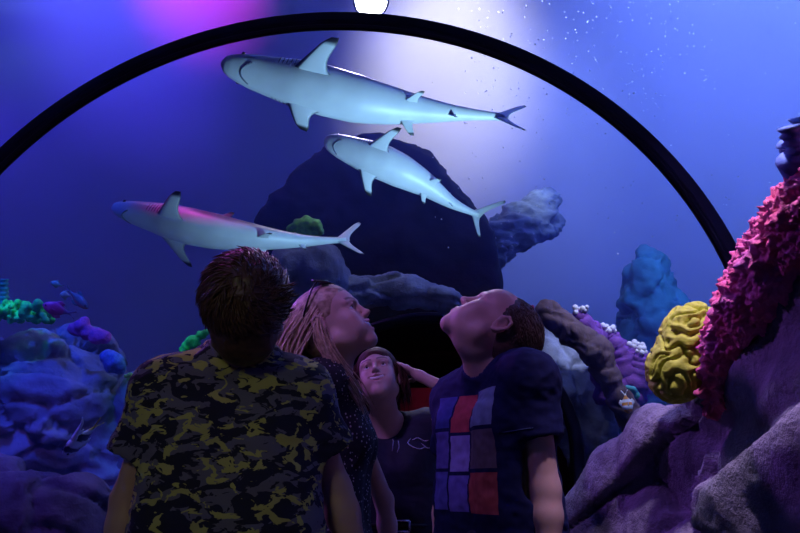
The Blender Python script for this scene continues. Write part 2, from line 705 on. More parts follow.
# ------------------------------------------------------------------ rocks
def rock(name, prims, h, amp, sc, mat, label, cat='rock', group=None, ridged=True, k=0.1, cuts=(), subs=(), aniso=(1, 1, 1), structure=False, step=0.0, basis=None, fac=None):
    pts = np.concatenate([np.array([p[0], p[1]]) for p in prims])
    rad = max(max(p[2], p[3]) for p in prims)
    lo, hi = pts.min(0) - rad - 3 * h, pts.max(0) + rad + 3 * h
    lo[2] = max(lo[2], -0.06)
    F = Field(*[axis(lo[i], hi[i], h) for i in range(3)])
    for a, b, r1, r2 in prims:
        F.cone(a, b, r1, r2, k)
    for a, b, r1, r2 in subs:
        F.cone(a, b, r1, r2, 0.05, 'sub')
    for p, nn in cuts:
        F.plane_cut(p, nn)
    V, Q = F.mesh()
    for it in range(2):
        Nn = vnormals(V, Q)
        if it == 0:
            q = (V if basis is None else V @ basis) * sc * np.array(aniso)
            dsp = fbm(q, 3, ridged) * amp
            if step:
                tt = fbm(q * 0.6 + 5, 2) * 6
                dsp = dsp + step * (tt - np.floor(tt) - 0.5)
        else:
            dsp = fbm(V * sc * 4.3 + 9, 4, ridged) * amp * 0.28
            if fac:
                dsp = dsp + facet(V, fac[0], fac[1], basis, fac[2], fac[3], fac[4], len(V) % 97)
        V = V + Nn * dsp[:, None]
    V[:, 2] = np.maximum(V[:, 2], 0.003)
    base = A(V[:, 0].mean(), V[:, 1].mean(), V[:, 2].min())
    o = make_mesh(name, V, Q, mat, loc=base)
    if structure:
        return struct(o)
    return tag(o, label, cat, group)


def facet(V, cell, stretch, basis, amp, tilt, crack, seed):
    """broken blocks: every cell gets its own height and slope, with a crack between cells"""
    rnd = np.random.default_rng(seed)
    U = (V if basis is None else V @ basis) * (np.array(stretch) / cell)
    U = U + .22 * np.stack([perlin(U * 1.3 + 3), perlin(U * 1.3 + 13), perlin(U * 1.3 + 23)], -1)
    lo, hi = U.min(0), U.max(0)
    g = np.stack(np.meshgrid(*[np.arange(math.floor(lo[i]) - 1, math.ceil(hi[i]) + 2) for i in range(3)], indexing='ij'), -1).reshape(-1, 3)
    P_ = g + rnd.uniform(0, 1, g.shape)
    keep = np.array([i for i in range(len(P_)) if (np.abs(U[::37] - P_[i]).max(1) < 1.6).any()])
    P_ = P_[keep]
    f1 = np.full(len(U), 9.0)
    f2 = np.full(len(U), 9.0)
    id_ = np.zeros(len(U), int)
    for i, p in enumerate(P_):
        d = np.sqrt(((U - p) ** 2).sum(1))
        c = d < f1
        f2 = np.where(c, f1, np.minimum(f2, d))
        f1 = np.where(c, d, f1)
        id_[c] = i
    h = rnd.uniform(-.5, .5, len(P_))
    t = rnd.normal(size=(len(P_), 3))
    e = f2 - f1
    return amp * h[id_] + tilt * ((U - P_[id_]) * t[id_]).sum(1) - crack * np.exp(-(e / .10) ** 2)


# right foreground rock wall, inside the tunnel: ridge falls away from the viewer
RB = [W(880, 120, 1.28), W(800, 235, 1.45), W(745, 325, 1.65), W(700, 392, 1.86), W(650, 412, 2.08), W(604, 452, 2.3), W(560, 500, 2.5)]
prims = []
for i in range(len(RB) - 1):
    a, b = RB[i], RB[i + 1]
    oa, ob = A(0.085, -0.02, -0.105), A(0.085, -0.02, -0.105)
    prims.append((a + oa, b + ob, 0.13, 0.12))
    prims.append((a + A(0.12, 0.02, -0.42), b + A(0.12, 0.02, -0.40), 0.22, 0.2))
    prims.append((a * A(1, 1, 0) + A(0.13, 0, 0.25), b * A(1, 1, 0) + A(0.13, 0, 0.25), 0.27, 0.25))
    prims.append((a * A(1, 1, 0) + A(0.12, 0, 0.6), b * A(1, 1, 0) + A(0.12, 0, 0.5), 0.24, 0.2))
e1 = unit(RB[1] - RB[5])
e2 = unit(np.cross(e1, CF))
e3 = np.cross(e1, e2)
rock('craggy_rock', prims, 0.012, 0.035, 2.3, M['rock_near'], 'large grey violet craggy rock in the right foreground beneath the pink coral', aniso=(.40, 1.5, 1.0), basis=np.stack([e1, e2, e3], 1), step=0.0, k=0.08, fac=(.14, (.16, 1.0, .7), .050, .012, .034))

# left rocks in the tank
rock('reef_rock', [(W(-60, 470, 5.7), W(50, 420, 5.7), .87, .70), (W(-80, 400, 5.9), W(60, 375, 5.9), .46, .37), (W(100, 440, 5.7), W(120, 480, 5.6), .40, .46), (W(30, 560, 5.8), W(140, 560, 5.6), .8, .7)],
     0.03, 0.12, 2.2, M['rock_blue'], 'large blue lit reef rock at the left below the green coral', aniso=(.7, 1, 1.8), fac=(.42, (.7, .8, 1.5), .10, .04, .05))
rock('low_rock', [(W(-40, 520, 4.4), W(60, 520, 4.4), .38, .30), (W(-60, 560, 4.4), W(100, 560, 4.5), .48, .28), (W(-40, 640, 4.3), W(110, 640, 4.6), .42, .40)],
     0.025, 0.08, 1.9, M['rock_low'], 'dark violet rock in the lower left corner in front of the reef', k=0.15, fac=(.4, (.7, .8, 1.3), .08, .04, .05))
rock('round_rock', [(W(290, 268, 6.7), W(318, 262, 6.7), .20, .20), (W(318, 275, 6.7), W(330, 285, 6.9), .22, .2), (W(290, 285, 6.8), W(300, 300, 7.6), .22, .3), (W(318, 275, 6.8), W(320, 290, 7.6), .24, .3)], 0.03, 0.08, 2.5, M['rock_blue'],
     'dim blue boulder behind the tail of the lowest shark')
# dark rock mass around the exit, with the passage cut through it
dz = lambda px, py: (W(px, py, 7.9)[0], W(px, py, 7.9)[2])
cl = [dz(236, 330), dz(248, 250), dz(262, 190), dz(290, 150), dz(330, 122), (dz(380, 116)), dz(425, 140), dz(452, 180), dz(484, 222), dz(496, 260), dz(503, 320)]
cx_, cz_ = np.array([c[0] for c in cl]), np.array([c[1] for c in cl])
F = Field(axis(cx_.min() - .3, cx_.max() + .3, .05), axis(6.9, 9.4, .06), axis(-.1, cz_.max() + .3, .05))
X, Y, Z = F.x[:, None, None], F.y[None, :, None], F.z[None, None, :]
topz = np.interp(F.x, np.concatenate([[cx_[0] - .15], cx_, [cx_[-1] + .12]]), np.concatenate([[-.5], cz_, [-.5]]))
top = topz[:, None, None] - 0.35 * np.maximum(0, 7.6 - Y) - 0.3 * np.maximum(0, Y - 8.4)
side = np.maximum(cx_[0] - X - .1 * (Y - 7), X - cx_[-1])
bx = np.maximum(np.maximum((Z - top) * .55, side), np.maximum(7.12 - Y, Y - 9.0))
hole = np.where(Z < ZC, np.abs(X) - 1.47, np.sqrt(X ** 2 + (Z - ZC) ** 2) - 1.47) + 0 * Y
F.f = np.maximum(bx, -hole).astype(np.float32)
V, Q = F.mesh()
V = V + vnormals(V, Q) * (fbm(V * 1.5, 4, True) * 0.20)[:, None] * np.clip(np.hypot(V[:, 0], np.maximum(V[:, 2] - ZC, 0)) - 1.5, 0.15, 1)[:, None]
V[:, 2] = np.maximum(V[:, 2], 0.002)
tag(make_mesh('cliff_rock', V, Q, M['rock_dark'], loc=(0, 8, 0)), 'tall dark cliff of rock standing over the tunnel exit', 'rock')
# pale lip of rock over the exit
cp = [(W(300, 318, 6.9), W(345, 292, 6.9), .12, .15), (W(345, 292, 6.9), W(400, 288, 6.9), .15, .15), (W(400, 288, 6.9), W(450, 300, 6.9), .15, .10), (W(450, 300, 6.9), W(500, 325, 6.9), .09, .07), (W(255, 360, 6.9), W(300, 318, 6.9), .18, .13)]
rock('lintel_rock', [(a + A(0, 0.05, 0), b + A(0, 0.05, 0), r1, r2) for a, b, r1, r2 in cp], 0.025, 0.07, 2.5, M['rock_slab'], 'curved grey blue rock lip arched over the dark tunnel exit', fac=(.3, (.6, 1, 1.4), .04, .02, .03))
# right: slab, log, far rocks
rock('slab_rock', [(W(530, 335, 7.4), W(566, 400, 7.2), .20, .22), (W(552, 335, 7.5), W(600, 425, 7.1), .2, .2), (W(566, 400, 7.2), W(612, 490, 7.1), .24, .3), (W(612, 470, 7.1), W(614, 620, 7.1), .3, .4)], 0.025, 0.07, 2.6, M['rock_slab'],
     'leaning grey blue rock slab right of the tunnel exit', fac=(.35, (1, 1, .5), .05, .02, .03))
rock('ridge_rock', [(W(548, 312, 6.6), W(596, 352, 6.4), .11, .13), (W(596, 352, 6.4), W(620, 400, 6.35), .12, .07), (W(620, 400, 6.35), W(668, 475, 6.3), .09, .16), (W(668, 475, 6.3), W(668, 640, 6.3), .16, .3)], 0.02, 0.06, 3.2, M['log'],
     'brown ridged rock shaped like a log above the grey slab', k=0.06, fac=(.16, (.5, 1, 1), .02, .01, .02))
rock('pale_boulder', [(W(470, 275, 8.7), W(505, 235, 8.9), .22, .22), (W(505, 235, 8.9), W(548, 202, 9.2), .22, .17), (W(520, 232, 8.9), W(552, 222, 9.2), .2, .14)], 0.03, 0.14, 2.2, M['rock_pale'],
     'pale rippled rock under the white light behind the second shark tail', aniso=(1, 1, 2), fac=(.22, (.6, 1, 1.6), .06, .03, .03))
rock('teal_boulder', [(W(648, 268, 9.4), W(655, 330, 9.4), .22, .45), (W(655, 330, 9.4), W(660, 470, 9.4), .5, .9)], 0.04, 0.16, 2.4, M['rock_teal'],
     'faint teal boulder in the blue water left of the yellow brain coral', fac=(.4, (1, 1, .8), .10, .05, .05))

# ------------------------------------------------------------------ exit and passage
t = Pack()
P = profile(-0.02, 60)
for a in (0,):
    t.tube(np.stack([P[:, 0], np.full(len(P), Y_END), P[:, 1]], -1), 0.06, 8, up=(0, 1, 0))
struct(t.build('trim_1', M['black']))
# passage lining behind the exit
n = 40
P = profile(-0.06, n)
p = Pack()
V = np.concatenate([np.stack([P[:, 0], np.full(len(P), y), P[:, 1]], -1) for y in (Y_END + .02, 11.0)])
k = len(P)
p.add(V, [(i, i + 1, k + i + 1, k + i) for i in range(k - 1)])
struct(p.build('wall_passage', M['black_matt']))
p = Pack()
p.add(np.stack([P[:, 0], np.full(k, 11.0), P[:, 1]], -1), [tuple(range(k))])
struct(p.build('wall_exit', M['black_matt'], smooth=False))
# red lit mural panel down the passage
c0, c1 = W(385, 392, 9.2), W(432, 418, 9.2)
mt, nt, out = nmat('red_mural')
e = N(nt, 'BsdfPrincipled')
e.inputs['Roughness'].default_value = 0.5
nz = N(nt, 'TexNoise')
nz.inputs['Scale'].default_value = 3.0
lk(nt, objco(nt), nz.inputs['Vector'])
lk(nt, ramp(nt, nz.outputs['Fac'], [(0.35, (0.30, 0.02, 0.03)), (0.6, (0.75, 0.05, 0.10))]), e.inputs['Base Color'])
lk(nt, e.outputs[0], out.inputs['Surface'])
mural = thing('mural_panel', 'red mural panel glowing at the far end of the dark passage', 'mural', (c0[0], 9.4, 0.3))
pk = box_pack((c0[0] - .35, 9.4, W(400, 440, 9.2)[2]), (c1[0] + .05, 9.46, W(400, 386, 9.2)[2]))
pk.build('red_panel', mt, mural, smooth=False)
pk = box_pack((c1[0] + .051, 9.39, W(400, 418, 9.2)[2]), (c1[0] + .25, 9.46, W(400, 394, 9.2)[2]))
pk.build('teal_panel', simple('teal_paint', (0.03, 0.35, 0.35), 0.5), mural, smooth=False)


# ------------------------------------------------------------------ lamps
def lampfix(label, loc, target, col, energy, angle, blend=0.6, size=0.12, glow=None, fixture=True, name='spotlight', light_radius=0.08):
    loc = np.asarray(loc, float)
    d = unit(np.asarray(target, float) - loc)
    ld = bpy.data.lights.new('spot_beam', 'SPOT')
    ld.energy = energy
    ld.color = col
    ld.spot_size = angle
    ld.spot_blend = blend
    ld.shadow_soft_size = light_radius
    lo = bpy.data.objects.new('spot_beam', ld)
    COL.objects.link(lo)
    q = Vector(d).to_track_quat('-Z', 'Y')
    lo.rotation_euler = q.to_euler()
    lo.location = loc + d * 0.03
    if fixture:
        t = thing(name, label, 'lamp', loc)
        p = Pack()
        p.tube([loc - d * .28, loc - d * .24, loc - d * .05, loc - d * .0], [size * .5, size * .8, size, size * 1.05], 20)
        p.build('housing', M['lamp_body'], t)
        p = Pack()
        p.tube([loc + d * .0, loc + d * .012], [size * .9, size * .9], 20)
        p.build('lens', glow, t)
        p = Pack()
        u = A(0, 0, 1)
        p.tube([loc - d * .15 + u * size * .6, loc - d * .15 + A(0, 0, 5.6 - loc[2])], .015, 8)
        p.build('bracket', M['lamp_body'], t)
    return lo


def area(loc, target, col, energy, size, shape='DISK'):
    ld = bpy.data.lights.new('passage_fill', 'AREA')
    ld.shape = shape
    ld.size = size
    ld.energy = energy
    ld.color = col
    lo = bpy.data.objects.new('passage_fill', ld)
    COL.objects.link(lo)
    d = Vector(target) - Vector(loc)
    lo.rotation_euler = d.to_track_quat('-Z', 'Y').to_euler()
    lo.location = loc
    return lo



# ------------------------------------------------------------------ sharks
def lens_fin(pk, le0, te0, le1, te1, nrm, th, cols, bow=0.0, ns=10, nc=7):
    """a fin lofted from its root chord to its tip; cols(s, side) -> colour"""
    R, C = [], []
    nrm = unit(nrm)
    for i in range(ns + 1):
        s = i / ns
        e = s ** 1.25
        le = le0 + (le1 - le0) * s + bow * (le1 - le0) * 0 + (te0 - le0) * bow * math.sin(math.pi * s * 0.5) * 0.0
        te = te0 + (te1 - te0) * e
        te = te + (le - te) * 0.30 * math.sin(math.pi * s) ** 1.0
        if s > 0.85:
            q = (s - 0.85) / 0.15
            mid = (le + te) / 2
            le, te = le + (mid - le) * q * 0.55, te + (mid - te) * q * 0.25
        ring, cc = [], []
        for j in range(nc + 1):
            c = j / nc
            t = th * (1 - 0.75 * s) * (2.6 * math.sqrt(c + 1e-4) * (1 - c) * 0.5 + 0.03)
            ring.append(le + (te - le) * c + nrm * t)
            cc.append(cols(s, 1))
        for j in range(nc - 1, 0, -1):
            c = j / nc
            t = th * (1 - 0.75 * s) * (2.6 * math.sqrt(c + 1e-4) * (1 - c) * 0.5 + 0.03)
            ring.append(le + (te - le) * c - nrm * t)
            cc.append(cols(s, -1))
        R.append(np.array(ring))
        C.append(np.array(cc))
    pk.rings(R, True, np.concatenate(C))


BELLY, BACK, TIP = A(.72, .77, .78), A(.13, .14, .16), A(.012, .012, .015)


def shark(label, pts, up, girth=1.0, tail_up=None, pec_up=0.25, pec_len=1.0, pec_lo=1.0, tail_len=1.0, gape=1.0):
    S = catmull([W(*p) for p in pts], 90)
    seg = np.linalg.norm(np.diff(S, axis=0), axis=1)
    cum = np.concatenate([[0], np.cumsum(seg)])
    L = cum[-1]
    tt = np.concatenate([np.linspace(0, 1, 26) ** 1.8 * 0.15, np.linspace(0.15, 1, 56)[1:]])
    sp = np.stack([np.interp(tt * L, cum, S[:, i]) for i in range(3)], -1)
    T = np.gradient(sp, tt, axis=0)
    T /= np.linalg.norm(T, axis=1)[:, None]
    up = np.asarray(up, float)
    UP = unit(up)[None] - T * (T @ unit(up))[:, None]
    UP /= np.linalg.norm(UP, axis=1)[:, None]
    LAT = np.cross(-T, UP)      # the shark's right
    hw_t = [0, .012, .03, .06, .10, .16, .24, .34, .45, .58, .70, .80, .88, .94, 1.0]
    hw_v = [.006, .026, .037, .047, .056, .065, .077, .083, .080, .064, .045, .030, .021, .016, .014]
    hh_v = [.005, .017, .026, .036, .045, .056, .070, .076, .072, .056, .040, .027, .018, .014, .013]
    hw = np.interp(tt, hw_t, hw_v) * L * girth
    hh = np.interp(tt, hw_t, hh_v) * L * girth
    K = 32
    a = np.arange(K) * 2 * math.pi / K
    R, C = [], []
    for i in range(len(tt)):
        ca, sa = np.cos(a), np.sin(a)
        fl = np.where(sa < 0, 0.86, 1.0)
        R.append(sp[i] + hw[i] * ca[:, None] * LAT[i] + (hh[i] * sa * fl)[:, None] * UP[i])
        edge = 0.22 + 0.10 * math.sin(tt[i] * 26) * (tt[i] > .3) + 0.03 * np.sin(9 * tt[i] * 6 + 3)
        band = 0.35 * np.exp(-((tt[i] - .55) / .16) ** 2)
        w = 1 / (1 + np.exp(-(sa - edge + band * (np.abs(ca) > .6)) * 16))
        C.append(BELLY * (1 - w)[:, None] + BACK * w[:, None])
    pk = Pack()
    pk.rings(R, True, np.concatenate(C))

    def at(t):
        f = lambda X: np.array([np.interp(t, tt, X[:, k]) for k in range(3)])
        return f(sp), unit(f(T)), unit(f(UP)), unit(f(LAT)), np.interp(t, tt, hw), np.interp(t, tt, hh)

    def ctop(base_top, base_bot):
        def f(s, side):
            c = base_top if side > 0 else base_bot
            q = min(1, max(0, (s - .80) / .06))
            return c * (1 - q) + TIP * q
        return f
    # pectorals
    for sd in (1, -1):
        p0, t0, u0, l0, w0, h0 = at(.225)
        p1, t1, u1, l1, w1, h1 = at(.350)
        le0 = p0 + sd * l0 * w0 * .72 - u0 * h0 * .50
        te0 = p1 + sd * l1 * w1 * .70 - u1 * h1 * .55
        pl = pec_lo if sd > 0 else pec_len
        dirv = unit(sd * l0 * 0.90 - u0 * pec_up + t0 * 0.62)
        le1 = le0 + dirv * L * .185 * pl
        te1 = le1 + unit(t0 + 0.15 * sd * l0) * L * .040
        lens_fin(pk, le0, te0, le1, te1, np.cross(dirv, t0) * sd * (1 if np.cross(dirv, t0) @ u0 * sd > 0 else -1), L * .011, ctop(BACK if True else BELLY, BELLY))
    # dorsals, pelvics, anal
    for t, le_, ch, hgt, side in ((.40, .40, .105, .105, 1), (.755, .755, .045, .034, 1), (.775, .775, .045, .036, -1)):
        p0, t0, u0, l0, w0, h0 = at(t)
        p1, t1, u1, l1, w1, h1 = at(min(.97, t + ch))
        b = h0 * .8 * (1 if side > 0 else .86)
        le0, te0 = p0 + side * u0 * b, p1 + side * u1 * h1 * .7
        dirv = unit(side * u0 * .85 + t0 * .6)
        le1 = le0 + dirv * L * hgt
        te1 = le1 + t0 * L * ch * .25
        c = BACK if side > 0 else BELLY
        lens_fin(pk, le0, te0, le1, te1, l0, L * .008, ctop(c, c))
    for sd in (1, -1):
        p0, t0, u0, l0, w0, h0 = at(.60)
        p1, t1, u1, l1, w1, h1 = at(.665)
        le0 = p0 + sd * l0 * w0 * .55 - u0 * h0 * .62
        te0 = p1 + sd * l1 * w1 * .5 - u1 * h1 * .6
        dirv = unit(sd * l0 * .8 - u0 * .35 + t0 * .7)
        le1 = le0 + dirv * L * .062
        lens_fin(pk, le0, te0, le1, le1 + t0 * L * .022, np.cross(dirv, t0) * sd, L * .007, ctop(BELLY * .9, BELLY))
    # tail
    p0, t0, u0, l0, w0, h0 = at(.955)
    p1, t1, u1, l1, w1, h1 = at(1.0)
    uu = u0 if tail_up is None else unit(np.asarray(tail_up) - t0 * (np.asarray(tail_up) @ t0))
    nn = np.cross(uu, t0)

    def ctail(s, side):
        q = min(1, max(0, (s - .9) / .06))
        return (BELLY * .85) * (1 - q) + TIP * q
    hi = p0 + unit(t0 * .80 + uu * .62) * L * .20 * tail_len
    lens_fin(pk, p0 + uu * h0 * .6, p1 - uu * h1 * .5 + t0 * L * .022, hi, hi + t0 * L * .012 - uu * L * .020, nn, L * .008, ctail)
    lo = p0 + unit(t0 * .55 - uu * .80) * L * .115 * tail_len
    lens_fin(pk, p0 - uu * h0 * .5, p1 + uu * h1 * .3 + t0 * L * .022, lo, lo + t0 * L * .02, nn, L * .007, ctail)
    c0 = sp[len(sp) // 2]
    body = make_mesh('shark', pk.verts(), pk.F, M['shark'], loc=c0, attr={'tint': pk.cols()})
    tag(body, label, 'shark', 'sharks gliding over the tunnel')
    # mouth: a crescent on the underside; gill slits and eyes
    q = Pack()
    mp = []
    for x in np.linspace(-1, 1, 15):
        t = .066 + .030 * (abs(x) ** 2.2)
        p, tv, u, l, w, h = at(t)
        ang = -math.pi / 2 + x * 0.70
        mp.append(p + l * w * math.cos(ang) * 1.0 + u * h * .86 * math.sin(ang) * 1.0)
    q.tube(np.array(mp), L * .0026 * gape, 6)
    q.build('mouth', M['mouth'], body)
    for sd in (1, -1):
        q = Pack()
        p, tv, u, l, w, h = at(.062)
        q.ball(p + sd * l * w * .97 + u * h * .22, L * .0068, 10)
        q.build('eye', M['iris'], body)
        for g in range(5):
            p, tv, u, l, w, h = at(.178 + g * .0125)
            q = Pack()
            q.tube([p + sd * l * w * math.cos(x) + u * h * (1 if x > 0 else .86) * math.sin(x) + tv * .006 * math.cos(3 * x) for x in np.linspace(-.62, .22, 7)],
                   [.0002, .0016 * L, .002 * L, .002 * L, .002 * L, .0016 * L, .0002], 5)
            q.build('gill_slit', M['mouth'], body)
    return body


shark('largest shark, highest of the three, swimming left with a black tipped fin raised', [(221, 63, 3.9), (260, 74, 3.95), (310, 87, 4.0), (370, 102, 4.1), (430, 111, 4.25), (503, 117, 4.4)],
      DI(.05, .42, .90), girth=1.0, tail_up=DI(.2, .45, .75), pec_up=.25, pec_len=.85, pec_lo=.5, tail_len=1.15)
shark('middle shark below the largest one, tilted with its pale belly turned to the viewer', [(324, 140, 4.8), (350, 150, 4.8), (388, 165, 4.85), (424, 184, 4.95), (452, 203, 5.05), (478, 215, 5.15)],
      DI(.12, .30, .94), girth=1.18, tail_up=DI(.35, .9, .2), pec_up=.15, pec_len=1.0, pec_lo=.8, tail_len=1.25)
shark('lowest shark at the left with magenta light along its dark back', [(112, 208, 5.0), (150, 217, 4.95), (200, 229, 4.9), (250, 237, 4.95), (300, 241, 5.1), (345, 240, 5.3)],
      DI(.0, .66, .75), girth=.95, tail_up=DI(.1, .5, .8), pec_up=.0, pec_len=.9, pec_lo=.85, tail_len=1.1)


# ------------------------------------------------------------------ fish
def fish(label, p, fwd, up, L, H, th, colour, cat='fish', filament=0.0, group=None, tailc=None, finc=None):
    fwd = unit(fwd)
    up = unit(np.asarray(up) - fwd * (np.asarray(up) @ fwd))
    lat = np.cross(fwd, up)
    tt = np.linspace(0, 1, 26)
    hh = np.interp(tt, [0, .05, .15, .35, .55, .75, .9, 1], [.02, .16, .34, .5, .46, .26, .11, .09]) * H
    hw = np.interp(tt, [0, .1, .3, .6, .9, 1], [.05, .5, 1, .7, .25, .12]) * th
    pk = Pack()
    a = np.arange(16) * 2 * math.pi / 16
    R, C = [], []
    for i, t in enumerate(tt):
        c0 = p + fwd * L * (.5 - t)
        R.append(c0 + (hw[i] * np.cos(a))[:, None] * lat + (hh[i] * np.sin(a))[:, None] * up)
        C.append(np.array([colour(t, s) for s in np.sin(a)]))
    pk.rings(R, True, np.concatenate(C))
    tc = tailc if tailc is not None else colour(1, 0)
    fc = finc if finc is not None else colour(.6, .5)
    q = p - fwd * L * .47
    for sg in (1, -1):
        lens_fin(pk, q + up * H * .09, q - up * H * .09, q - fwd * L * .26 + sg * up * H * .36, q - fwd * L * .24 + sg * up * H * .2, lat, th * .2, lambda s, k: tc, ns=5, nc=5)
    for sg in (1, -1):
        lens_fin(pk, p + fwd * L * .14 + sg * up * H * .44, p - fwd * L * .34 + sg * up * H * .18, p - fwd * L * .06 + sg * up * H * .74, p - fwd * L * .28 + sg * up * H * .5, lat, th * .2, lambda s, k: fc, ns=6, nc=5)
    for sd in (1, -1):
        lens_fin(pk, p + fwd * L * .15 + sd * lat * th * .8, p + fwd * L * .12 - up * H * .12 + sd * lat * th * .8, p - fwd * L * .03 + sd * lat * th * 1.7, p - fwd * L * .05 - up * H * .1 + sd * lat * th * 1.6, up, th * .1, lambda s, k: fc, ns=4, nc=5)
    if filament:
        pts = [p + fwd * L * .05 + up * H * .45, p - fwd * L * .12 + up * H * .72, p - fwd * L * .30 + up * H * (.72 + filament * .4), p - fwd * L * .40 + up * H * (.72 + filament)]
        pk.tube(catmull(pts, 14), np.linspace(H * .09, H * .012, 14), 6, A(.8, .8, .85))
    o = make_mesh('fish', pk.verts(), pk.F, M['fish'], loc=p, attr={'tint': pk.cols()})
    tag(o, label, cat, group)
    for sd in (1, -1):
        e = Pack()
        i = 3
        e.ball(p + fwd * L * .38 + up * H * .06 + sd * lat * th * .62, L * .032, 8)
        e.build('eye', M['iris'], o)
    return o


WH, BK, YE = A(.82, .82, .86), A(.012, .012, .02), A(.75, .6, .05)


def banner(t, s):
    x = t + 0.12 * s
    return BK if (.20 < x < .36 or .56 < x < .78) else (YE if x > .93 else WH)


fish('black and white striped banner fish with a trailing fin by the lower left rock', W(79, 441, 4.75), DI(-.62, -.62, -.45), DI(.55, .62, .1), .27, .25, .034, banner, filament=.62, tailc=YE, finc=WH)
fish('small purple fish above the green coral', W(56, 309, 4.5), DI(-.85, .35, -.3), DI(.3, .9, 0), .17, .085, .022, lambda t, s: A(.40, .08, .36) if t < .8 else A(.2, .15, .4))
fish('small slender dark fish pointing down to the right', W(79, 300, 4.7), DI(.75, -.55, -.3), DI(.5, .8, 0), .20, .07, .02, lambda t, s: A(.10, .22, .20) if s > -.2 else A(.30, .16, .14))
fish('tiny pale green fish leading the group at upper left', W(56, 284, 4.8), DI(-.9, .35, -.2), DI(.3, .9, 0), .075, .04, .012, lambda t, s: A(.20, .5, .35))
fish('tiny pale fish between the green fish and the slender dark fish', W(65, 295, 4.8), DI(-.9, .2, -.3), DI(.2, .9, 0), .065, .05, .013, lambda t, s: A(.35, .55, .42))
fish('orange and white clown fish beside the white tipped purple coral', W(627, 404, 6.15), DI(.1, -.9, -.3), DI(-.9, -.1, .1), .17, .10, .03,
     lambda t, s: WH if (.22 < t < .42 or .58 < t < .76 or t > .92) else A(.85, .35, .05), finc=WH)
fish('small red fish by the tip of the brown ridged rock', W(531, 310, 6.7), DI(.3, .9, -.3), DI(-.9, .3, 0), .11, .06, .018, lambda t, s: A(.55, .05, .12))


# ------------------------------------------------------------------ corals
def lumps(name, label, blobs, h, amp, sc, mat, cat='coral', k=0.03, ridged=False, group=None, disp=None, two=0.0):
    P_ = np.array([b[0] for b in blobs])
    rr = max(b[1] for b in blobs)
    F = Field(*[axis(P_[:, i].min() - rr - 3 * h, P_[:, i].max() + rr + 3 * h, h) for i in range(3)])
    for c, r in blobs:
        F.cone(c, c + 1e-5, r, r, k)
    V, Q = F.mesh()
    Nn = vnormals(V, Q)
    d = fbm(V * sc, 3, ridged) * amp if disp is None else disp(V)
    V = V + Nn * d[:, None]
    if two:
        V = V + vnormals(V, Q) * (fbm(V * sc * 3.1 + 4, 2) * two)[:, None]
    o = make_mesh(name, V, Q, mat, loc=A(V[:, 0].mean(), V[:, 1].mean(), V[:, 2].min()))
    return tag(o, label, cat, group)


# yellow brain coral ---------------------------------------------------------
bc = W(684, 352, 1.77)
ax_l = DI(.36, .93, 0)
ax_w = np.cross(ax_l, CF)
ax_w /= np.linalg.norm(ax_w)
ax_d = np.cross(ax_l, ax_w)
Rb = np.stack([ax_w, ax_l, ax_d], 1)
h = .0032
F = Field(*[axis(bc[i] - .16, bc[i] + .16, h) for i in range(3)])
F.ell(bc + A(.0, 0, 0), (.062, .122, .075), Rb, 0)
F.ell(bc + ax_l * .05 + ax_w * .012 * 0, (.060, .07, .07), Rb, .03)
F.ell(bc - ax_l * .055, (.066, .065, .075), Rb, .03)
V, Q = F.mesh()
Nn = vnormals(V, Q)
wv = V * 14 + 0.9 * np.stack([fbm(V * 16 + 31, 2), fbm(V * 16 + 57, 2), fbm(V * 16 + 83, 2)], -1)
ph = perlin(wv * 1.2) * 3.1
rid = np.abs(np.sin(ph * math.pi))
V = V + Nn * ((rid ** .6 - .6) * .018 + fbm(V * 90, 2) * .002)[:, None]
tag(make_mesh('brain_coral', V, Q, M['brain'], loc=bc - A(0, 0, .12)), 'yellow brain coral with winding ridges on the right foreground rock', 'coral')

# pink crusting coral --------------------------------------------------------
ch = [(W(706, 402, 1.66), .018), (W(711, 374, 1.66), .038), (W(724, 335, 1.62), .062), (W(746, 293, 1.51), .072), (W(773, 248, 1.40), .076), (W(806, 204, 1.29), .076), (W(850, 140, 1.19), .07)]
h = .0042
P_ = np.array([c for c, r in ch])
F = Field(*[axis(P_[:, i].min() - .14, P_[:, i].max() + .14, h) for i in range(3)])
for i in range(len(ch) - 1):
    F.cone(ch[i][0] + A(.015, .02, -.02), ch[i + 1][0] + A(.015, .02, -.02), ch[i][1], ch[i + 1][1], .03)
V, Q = F.mesh()
Nn = vnormals(V, Q)
cell = fbm(V * 34, 2)
fine = fbm(V * 78 + 7, 2)
V = V + Nn * (np.maximum(cell, -.3) * .036 + np.abs(fine) * .034 - .010)[:, None]
tag(make_mesh('crusting_coral', V, Q, M['pink'], loc=P_.mean(0) - A(0, 0, .2)), 'bright pink knobbly coral crusting the ridge of the right foreground rock', 'coral')

# blue tube coral at the right edge -----------------------------------------
tc = thing('tube_coral', 'dark blue ribbed coral at the right edge above the pink coral', 'coral', W(812, 190, 1.30))
for k, (x0, y0, x1, y1, r) in enumerate([(806, 190, 792, 126, .020), (815, 192, 806, 116, .024), (824, 192, 822, 108, .024), (800, 186, 789, 160, .018), (834, 190, 842, 120, .022), (810, 180, 787, 142, .016)]):
    p = Pack()
    a, b = W(x0, y0, 1.29 + .01 * k), W(x1, y1, 1.27 + .02 * (k % 3))
    n = 26
    pts = np.array([a + (b - a) * t for t in np.linspace(0, 1, n)])
    p.tube(pts, [r * (.8 + .35 * i / n + .22 * math.sin(i * 2.1)) for i in range(n)], 12)
    p.build('tube', M['bluecoral'], tc)

